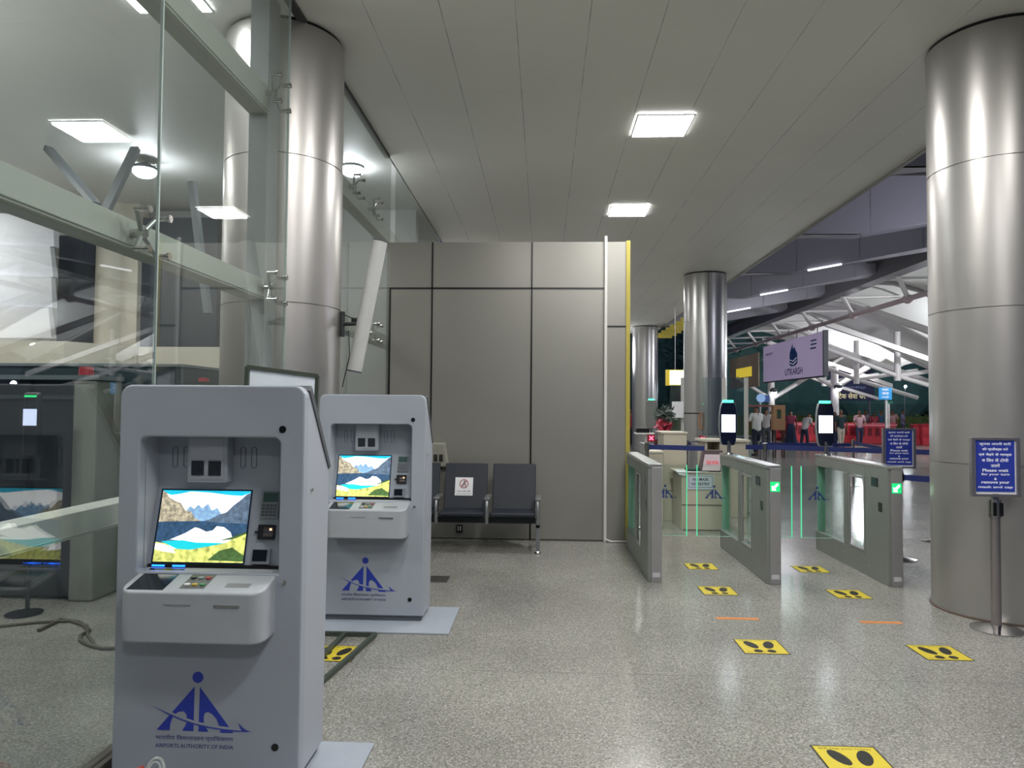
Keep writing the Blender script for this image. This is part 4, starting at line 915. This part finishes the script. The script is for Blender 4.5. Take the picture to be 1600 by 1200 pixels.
# ------------------------------------------------------------------ people
def skin(name, verts, edges, m, parent, root=0, sub=1):
    me = bpy.data.meshes.new(name); me.from_pydata([v[:3] for v in verts], edges, []); o = bpy.data.objects.new(name, me); COL.objects.link(o)
    md = o.modifiers.new('s', 'SKIN'); md.use_smooth_shade = True
    for i, v in enumerate(verts):
        r = v[3]; r = (r, r) if not isinstance(r, tuple) else r
        me.skin_vertices[0].data[i].radius = r
    me.skin_vertices[0].data[root].use_root = True
    sd = o.modifiers.new('u', 'SUBSURF'); sd.levels = sub; sd.render_levels = sub
    bpy.context.view_layer.update()
    nm = bpy.data.meshes.new_from_object(o.evaluated_get(bpy.context.evaluated_depsgraph_get()))
    bpy.data.objects.remove(o); nm.name = name; nm.materials.clear(); nm.materials.append(m)
    for p_ in nm.polygons: p_.use_smooth = True
    o = bpy.data.objects.new(name, nm); COL.objects.link(o); o.parent = parent; return o
def person(px, py, label, shirt, legs, rz=0, h=1.52, lean=0., stride=.08, bend=0., dress=False, arms=(0, 0), hair=HAIR):
    p = fl(px, py); t = thing('person', label, 'person', (p.x, p.y, 0), math.radians(rz)); s = h/1.7
    def up(x, y, z):            # lean the upper body forward (-y)
        if z > .92:
            a = lean; dz = z-.92; return (x*s, (y-math.sin(a)*dz)*s, (.92+math.cos(a)*dz)*s)
        return (x*s, y*s, z*s)
    def V(x, y, z, r): return (*up(x, y, z), (r[0]*s, r[1]*s) if isinstance(r, tuple) else r*s)
    hands = []
    def arm(sd, a):             # a: 0 hanging .. 1 forearm raised forward
        sh = (sd*.19, 0, 1.40); el = (sd*.25, -.02-.05*a, 1.14); ha = (sd*(.27-.12*a), -.04-.26*a, .88+.26*a)
        fi = (sd*(.27-.14*a), -.05-.33*a, .79+.35*a); return sh, el, ha, fi
    vs = [V(0, 0, .95, (.14, .10)), V(0, 0, 1.15, (.125, .09)), V(0, 0, 1.36, (.15, .10)), V(0, 0, 1.47, .055), V(0, -.01, 1.56, .075), V(0, -.01, 1.66, .08), V(0, -.09, 1.59, .02)]
    es = [(0, 1), (1, 2), (2, 3), (3, 4), (4, 5), (4, 6)]
    for sd, a in ((-1, arms[0]), (1, arms[1])):
        sh, el, ha, fi = arm(sd, a); n = len(vs)
        vs += [V(*sh, .06), V(*el, .042), V(*ha, .032), V(*fi, .028)]; es += [(2, n), (n, n+1), (n+1, n+2), (n+2, n+3)]
        for dx in (-.014, .014):
            k = len(vs); vs.append(V(fi[0]+dx, fi[1]-.02, fi[2]-.05, .009)); es.append((n+3, k))
    for sd in (-1, 1):
        n = len(vs); f = sd*stride
        vs += [V(sd*.09, 0, .86, .085), V(sd*.10, f*.6-.02, .48, .058), V(sd*.10, f*1.2+.02, .09, .042), V(sd*.11, f*1.2-.12, .035, .035)]
        es += [(0, n), (n, n+1), (n+1, n+2), (n+2, n+3)]
    skin('body', vs, es, SKIN, t)
    # shirt
    c = [V(0, 0, .80, (.18, .14)), V(0, 0, 1.15, (.165, .13)), V(0, 0, 1.37, (.185, .13)), V(0, 0, 1.45, .08), V(0, 0, .93, (.18, .14))]
    e = [(0, 4), (4, 1), (1, 2), (2, 3)]
    for sd, a in ((-1, arms[0]), (1, arms[1])):
        sh, el, ha, fi = arm(sd, a); n = len(c); c += [V(*sh, .078), V(*el, .06)]; e += [(2, n), (n, n+1)]
    skin('shirt', c, e, shirt, t)
    if dress:
        MB().lathe([(.15*s, 1.08*s), (.19*s, .9*s), (.25*s, .4*s), (.34*s, .04*s), (.30*s, .03*s)], seg=28).build('skirt', legs, t, smooth=True)
    else:
        c = [V(0, 0, 1.04, (.15, .115)), V(0, 0, .88, (.155, .12))]; e = [(0, 1)]
        for sd in (-1, 1):
            n = len(c); f = sd*stride; c += [V(sd*.10, 0, .78, .10), V(sd*.105, f*.6-.02, .48, .08), V(sd*.105, f*1.2+.015, .10, .07)]; e += [(1, n), (n, n+1), (n+1, n+2)]
        skin('trousers', c, e, legs, t)
    c = [V(0, .015, 1.63, .085), V(0, .005, 1.70, .07)]; skin('hair', c, [(0, 1)], hair, t)
    sm = MB()
    for sd in (-1, 1):
        f = sd*stride; q = up(sd*.11, f*1.2-.05, 0); sm.box(q[0]-.045*s, q[0]+.045*s, q[1]-.13*s, q[1]+.09*s, 0, .06*s)
    sm.build('shoe', mat('dark_shoe', '141416', .5), t, bev=.015)
    return t
def cl(c): return mat('cloth_'+c, c, .85)
person(1182, 712, 'person in white shirt and dark trousers at the left of the wooden stand', cl('c8ccc8'), cl('1c2438'), 200, arms=(.8, .2), h=1.6)
person(1197, 700, 'person in pale shirt partly hidden behind the man in white', cl('a8a4a0'), cl('3c4048'), 160, arms=(.6, .6))
person(1205, 694, 'person in dark patterned clothes just left of the wooden stand', cl('3a3038'), cl('2a2028'), 180, h=1.42)
person(1236, 697, 'person in maroon top and long dark blue dress near the queue belt', cl('7a3048'), cl('1c2c48'), 170, dress=True, h=1.45)
person(1257, 699, 'person in grey shirt bending forward by the red barriers', cl('a8a6a4'), cl('1a2236'), 120, lean=.5, arms=(.7, .7), h=1.42)
person(1314, 700, 'person in dark green jacket and beige trousers right of the face scanner', cl('1d3438'), cl('b0a698'), 5, h=1.5, stride=.12)
person(1305, 699, 'person in navy clothes half hidden by the right face scanner', cl('28304c'), cl('20284a'), 20, h=1.42)
person(1343, 696, 'person in pink checked shirt and blue trousers with hands in front', cl('b8939a'), cl('26304c'), -10, arms=(.6, .5), stride=.13, h=1.48)
person(1352, 688, 'person in grey pink shirt behind the one in pink checks', cl('9c8890'), cl('303648'), 15, arms=(.7, .7), h=1.5)
person(1366, 689, 'person in red clothes beside the red barriers', cl('a8404c'), cl('802838'), 0, dress=True, h=1.4)
person(1377, 688, 'person in teal blue shirt behind the square sign pole', cl('3c5c78'), cl('28384c'), 10, h=1.5)
person(1395, 688, 'person in salmon pink shirt between sign pole and column', cl('b8908c'), cl('5a4650'), -30, h=1.52, arms=(.6, .2))
person(1411, 688, 'person in lavender shirt facing the one in salmon pink', cl('7c7896'), cl('4a4660'), 60, h=1.5, arms=(.6, .6))
person(984, 700, 'person in red at the left edge of the far silver column', cl('8a2c34'), cl('20242c'), 0, h=1.5)

# ------------------------------------------------------------------ beyond the glass wall
struct('wall_left', MB().box(-12, -1.9, 10.2, 10.4, 0, H), mat('dim_outer_wall', 'b4b4b0', .6, noise=.05, nscale=.6), 'far wall beyond the glass')
struct('wall_side', MB().box(-12.1, -12, -4, 10.4, 0, H), mat('dim_outer_wall', '8f8f8b', .6))
def panelY(px0, px1, py0, py1, Y, y1): a = atY(px0, py1, Y); b = atY(px1, py0, Y); return MB().box(a.x, b.x, Y, y1, a.z, b.z)
GP = mat('dark_grey_cladding', '3c434b', .35)
tag(panelY(88, 151, 366, 535, 9.9, 10.19).build('cladding_panel', GP), 'dark grey wall panel left of the cream pillar beyond the glass', 'wall panel')
tag(panelY(218, 341, 340, 545, 9.9, 10.19).build('cladding_panel', GP), 'wide dark grey wall panel right of the cream pillar beyond the glass', 'wall panel')
a = atY(172, 500, 9.85)
t = thing('cream_pillar', 'cream round pillar with flat side beyond the glass', 'column', (a.x, 9.85, 0))
MB().lathe([(.2, 0), (.2, H-.0)], seg=32).build('shaft', CREAM2, t, smooth=True); MB().box(.19, .42, -.05, .2, 0, H).build('flat_side', CREAM2, t)
cf = MB(); A1 = atY(-60, 580, 8.6); A2 = atY(100, 533, 8.6); A3 = atY(215, 545, 9.4); A4 = atY(345, 548, 9.4)
zt_, zb_ = A2.z, atY(100, 580, 8.6).z
cf.prism([(A1.x-2, 8.6), (A2.x, 8.6), (A3.x, 9.4), (A4.x, 9.4), (A4.x, 9.6), (A1.x-2, 9.6)], zb_, zt_, 'z').prism([(A1.x-2, 8.57), (A2.x, 8.57), (A3.x, 9.37), (A4.x, 9.37), (A4.x, 9.6), (A1.x-2, 9.6)], zb_, zb_+.03, 'z')
cf.box(A3.x-.01, A3.x+.01, 9.36, 9.4, zb_, zt_)
tag(cf.build('cream_fascia', CREAM2), 'long cream fascia band above the dark screening machine', 'fascia')
# white folded sheets
wsx = MB(); a = atY(-40, 530, 9.3); b = atY(86, 340, 9.3); zz = [a.z+(b.z-a.z)*k/4 for k in range(5)]
for k in range(4): wsx.hexa([(a.x, 9.3+.0, zz[k]+.02), (b.x, 9.3, zz[k]+.02), (b.x, 9.4, zz[k]+.02), (a.x, 9.4, zz[k]+.02)], [(a.x, 9.22, zz[k+1]+.06), (b.x+.03*(k % 2), 9.22, zz[k+1]), (b.x+.03*(k % 2), 9.3, zz[k+1]), (a.x, 9.3, zz[k+1]+.06)])
tag(wsx.build('white_sheeting', mat('white_sheeting', 'c8c8ce', .6)), 'white overlapping sheets at the far left above the cream fascia', 'sheeting')
a = atY(283, 598, 9.0); b = atY(340, 584, 9.0)
t = thing('wall_cabinet', 'small white wall cabinet under the cream fascia', 'cabinet', ((a.x+b.x)/2, 9.0, a.z))
w_ = (b.x-a.x)/2; MB().box(-w_, w_, 0, .2, -.1, b.z-a.z).build('case', mat('cab_white', 'd4d4ce', .5), t); MB().box(-w_*.8, -.02, -.01, 0, -.08, b.z-a.z-.02).box(.02, w_*.9, -.01, 0, -.08, b.z-a.z-.02).build('door', WHITE, t); MB().box(-w_, w_, .2, 1.2, -.1, .0).build('shelf_board', WHITE, t)
# screening machine
mx = fl(113, 952); Y0 = 5.3
xr = atY(114, 700, Y0).x; xpr = atY(152, 700, Y0).x
t = thing('baggage_scanner', 'large dark baggage screening machine behind the glass at far left', 'machine', (xr, Y0, 0))
MB().box(-3.2, 0, .02, 1.9, .03, 1.70).build('body', mat('machine_dark', '23282c', .35), t)
MB().box(-3.25, xpr-xr+.02, -.03, 1.95, 1.70, 1.735).build('top_edge', mat('machine_edge', '6f777a', .4), t)
MB().box(0, xpr-xr, -.02, .5, 0, 1.70).build('corner_post', mat('machine_cream', '7d8078', .5), t, bev=.02)
MB().box(xpr-xr, xpr-xr+.12, .3, 2.2, .03, 1.74).build('side_panel', mat('machine_teal', '2b383d', .4), t)
for x in (-.35, -.7, -1.05, -1.4, -1.75): MB().box(x-.008, x+.008, 0, .02, .05, 1.69).build('panel_seam', BLACK, t)
MB().box(-3.2, 0, 0, .02, 1.55, 1.58).build('trim_line', mat('machine_edge2', '3b4346', .4), t)
t = thing('baggage_scanner', 'second dark screening machine behind the first, right of it', 'machine', (atY(160, 700, 6.6).x, 6.6+1.0, 0))
wz = atY(284, 600, 7.6).x-atY(160, 700, 6.6).x
MB().box(-2.4, wz, 0, 1.1, .03, 1.93).build('body', mat('machine_teal', '2b383d', .4), t); MB().box(-2.4, wz+.02, -.02, 1.12, 1.93, 1.96).build('top_edge', mat('machine_edge', '6f777a', .4), t)
for px, Y, z, lb in ((135, 5.5, 1.735, 'red beacon on the first dark machine'), (318, 7.3, None, 'red beacon peeking over the front kiosk')):
    if z is None:
        q = atY(px, 602, Y); t = thing('red_beacon', lb, 'beacon', (q.x, Y, 0)); z_ = q.z; MB().tube((0, 0, 0), (0, 0, z_), .03).build('pole', KDG, t); MB().lathe([(.09, 0), (.09, .02), (.0, .02)], seg=20).xf(Matrix.Translation((0, 0, z_))).build('base', WHITE, t)
    else:
        q = atY(px, 582, Y); t = thing('red_beacon', lb, 'beacon', (q.x, Y, z)); z_ = 0; MB().tube((0, 0, 0), (0, 0, .01), .06).build('base', KDG, t)
    MB().lathe([(.055, .01), (.05, .075), (.0, .08)], seg=20).xf(Matrix.Translation((0, 0, z_))).build('lens', mat('beacon_red', '8c2c34', .3, emit=.25), t, smooth=True)
for px, Y, lb in ((47, 4.95, 'stand-in for a reflected lit face scanner, behind the glass before the dark machine'),):
    p = atY(px, 650, Y); t = thing('face_scanner', lb, 'face scanner', (p.x, Y, 0))  # added unit in place of a screen reflection in the glass
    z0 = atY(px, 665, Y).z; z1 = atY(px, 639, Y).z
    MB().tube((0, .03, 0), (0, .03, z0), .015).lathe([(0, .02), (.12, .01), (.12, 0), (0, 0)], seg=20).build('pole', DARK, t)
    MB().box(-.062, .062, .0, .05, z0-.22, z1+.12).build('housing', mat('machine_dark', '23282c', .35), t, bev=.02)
    MB().box(-.05, .05, -.004, 0, z0, z1).build('display', mat('reflected_screen', 'c8d0ee', .3, emit=1.0), t); MB().box(-.045, .045, -.004, 0, z1+.085, z1+.1).build('status_light', mat('reflected_led', '20c070', .4, emit=1.4), t)
# cables on the floor beyond the glass
pts = [(60, 985), (95, 968), (125, 972), (140, 985), (126, 992), (125, 1000), (140, 1008), (160, 1013), (200, 1012)]
tag(MB().path([fl(a, b, .012) for a, b in pts], .012).path([fl(a, b, .012) for a, b in [(0, 978), (60, 972), (110, 970), (136, 978), (137, 992), (150, 1010)]], .01).build('floor_cable', mat('brown_cable', '4a4638', .6), smooth=True), 'loose cable curling on the floor behind the glass', 'cable')
# struts seen through the upper glass; last bar stands for a lamp reflection
for (x0, y0, Ya, x1, y1, Yb, lb) in ((75, 232, 7.5, 150, 320, 7.0, 'thin dark brace leaning right, high up behind the glass'), (212, 232, 7.5, 165, 330, 7.0, 'thin pale brace leaning left, high up behind the glass'), (300, 285, 7.0, 325, 490, 7.0, 'pale tilted bar standing in for the tube lamp reflection left of the column')):
    a = atY(x0, y0, Ya); b = atY(x1, y1, Yb)
    tag(MB().box(-.045, .045, -.03, .03, 0, (a-b).length).xf((b-b).length and Matrix() or Matrix.Translation(b) @ (a-b).to_track_quat('Z', 'Y').to_matrix().to_4x4()).build('brace_or_reflection', mat('brace_grey', '7d8488', .5), bev=.004), lb, 'brace')
for (px, py, Y, lb) in ((226, 268, 8.0, 'floodlight glaring through the glass above the middle beam'), (551, 266, 8.3, 'floodlight glaring just right of the left column')):
    a = atY(px, py, Y); t = thing('floodlight', lb, 'floodlight', a)
    MB().lathe([(0, .04), (.13, .02), (.14, .05), (.0, .12)], seg=24).build('housing', KDG, t, smooth=True)
    MB().sph((0, 0, .0), .13, (1, 1, .6)).build('lens', FLOOD, t, smooth=True)
    MB().tube((0, .05, 0), (0, .05, H-a.z), .02).build('stem', STEEL, t)

# ------------------------------------------------------------------ lamps
def lamp(kind, loc, energy, size=1., col=(1, 1, 1), rot=(0, 0, 0), name='lamp', rad=.2):
    d = bpy.data.lights.new(name, kind); d.energy = energy; d.color = col
    if kind == 'AREA': d.size = size
    elif kind == 'POINT': d.shadow_soft_size = rad
    o = bpy.data.objects.new(name, d); COL.objects.link(o); o.location = loc; o.rotation_euler = rot; return o
for x, y in ((1.2, -2.4), (1.2, .75), (-.3, 3.0), (3.0, 2.2), (1.2, 3.95), (1.18, 7.13), (1.22, 10.25), (-.6, 13.5), (2.4, 18)):  # panel lamps, plus added fill lamps that have no ceiling panel
    lamp('AREA', (x, y, H-.035), 66, .55, (1, .985, .96))
for x, y in ((-4.5, 2), (-5.9, 5.8), (-8.2, 8.2)): lamp('AREA', (x, y, H-.08), 120, .6, (1, .98, .95))  # added lamps without fixtures, brighten the space beyond the glass
for x, y, e in ((13, 22, 480), (13.2, 30, 420), (20, 27, 600), (9.8, 15.5, 140), (6.5, 20.5, 90), (2, 26, 150)):  # added fill points without fixtures, light the canopy and ground outside
    lamp('POINT', (x, y, 3.5), e, col=(.92, .94, 1), rad=.12 if x in (13, 13.2) else .8)
for x, y in ((11, 40), (18, 40), (26, 38)): lamp('POINT', (x, y, 2.6), 130, col=(.75, .95, 1), rad=.15)  # added points without fixtures, lift the dark trees
lamp('AREA', (-5.2, 3.5, 2.9), 70, 1.2, (1, .99, .97), rot=(PI, 0, 0))  # added uplight with no fixture, brightens the ceiling outside the glass
lamp('POINT', (6.8, 10, 3.8), 80, col=(.85, .85, 1), rad=.4)  # added fill point with no fixture, lights the fascia
w = bpy.data.worlds.new('night'); SC.world = w; w.use_nodes = True
w.node_tree.nodes['Background'].inputs[0].default_value = (.10, .13, .22, 1); w.node_tree.nodes['Background'].inputs[1].default_value = .4
SC.view_settings.view_transform = 'Standard'; SC.view_settings.look = 'None'; SC.view_settings.exposure = 0

# ------------------------------------------------------------------ survey units -> metres
for me in bpy.data.meshes:
    if me.users: me.transform(Matrix.Scale(S, 4))
for o in bpy.data.objects:
    o.location = o.location*S
    for md in o.modifiers:
        if md.type == 'BEVEL': md.width *= S
SC.cycles.max_bounces = 10; SC.cycles.transparent_max_bounces = 24; SC.cycles.sample_clamp_indirect = 6
SC.cycles.use_denoising = True
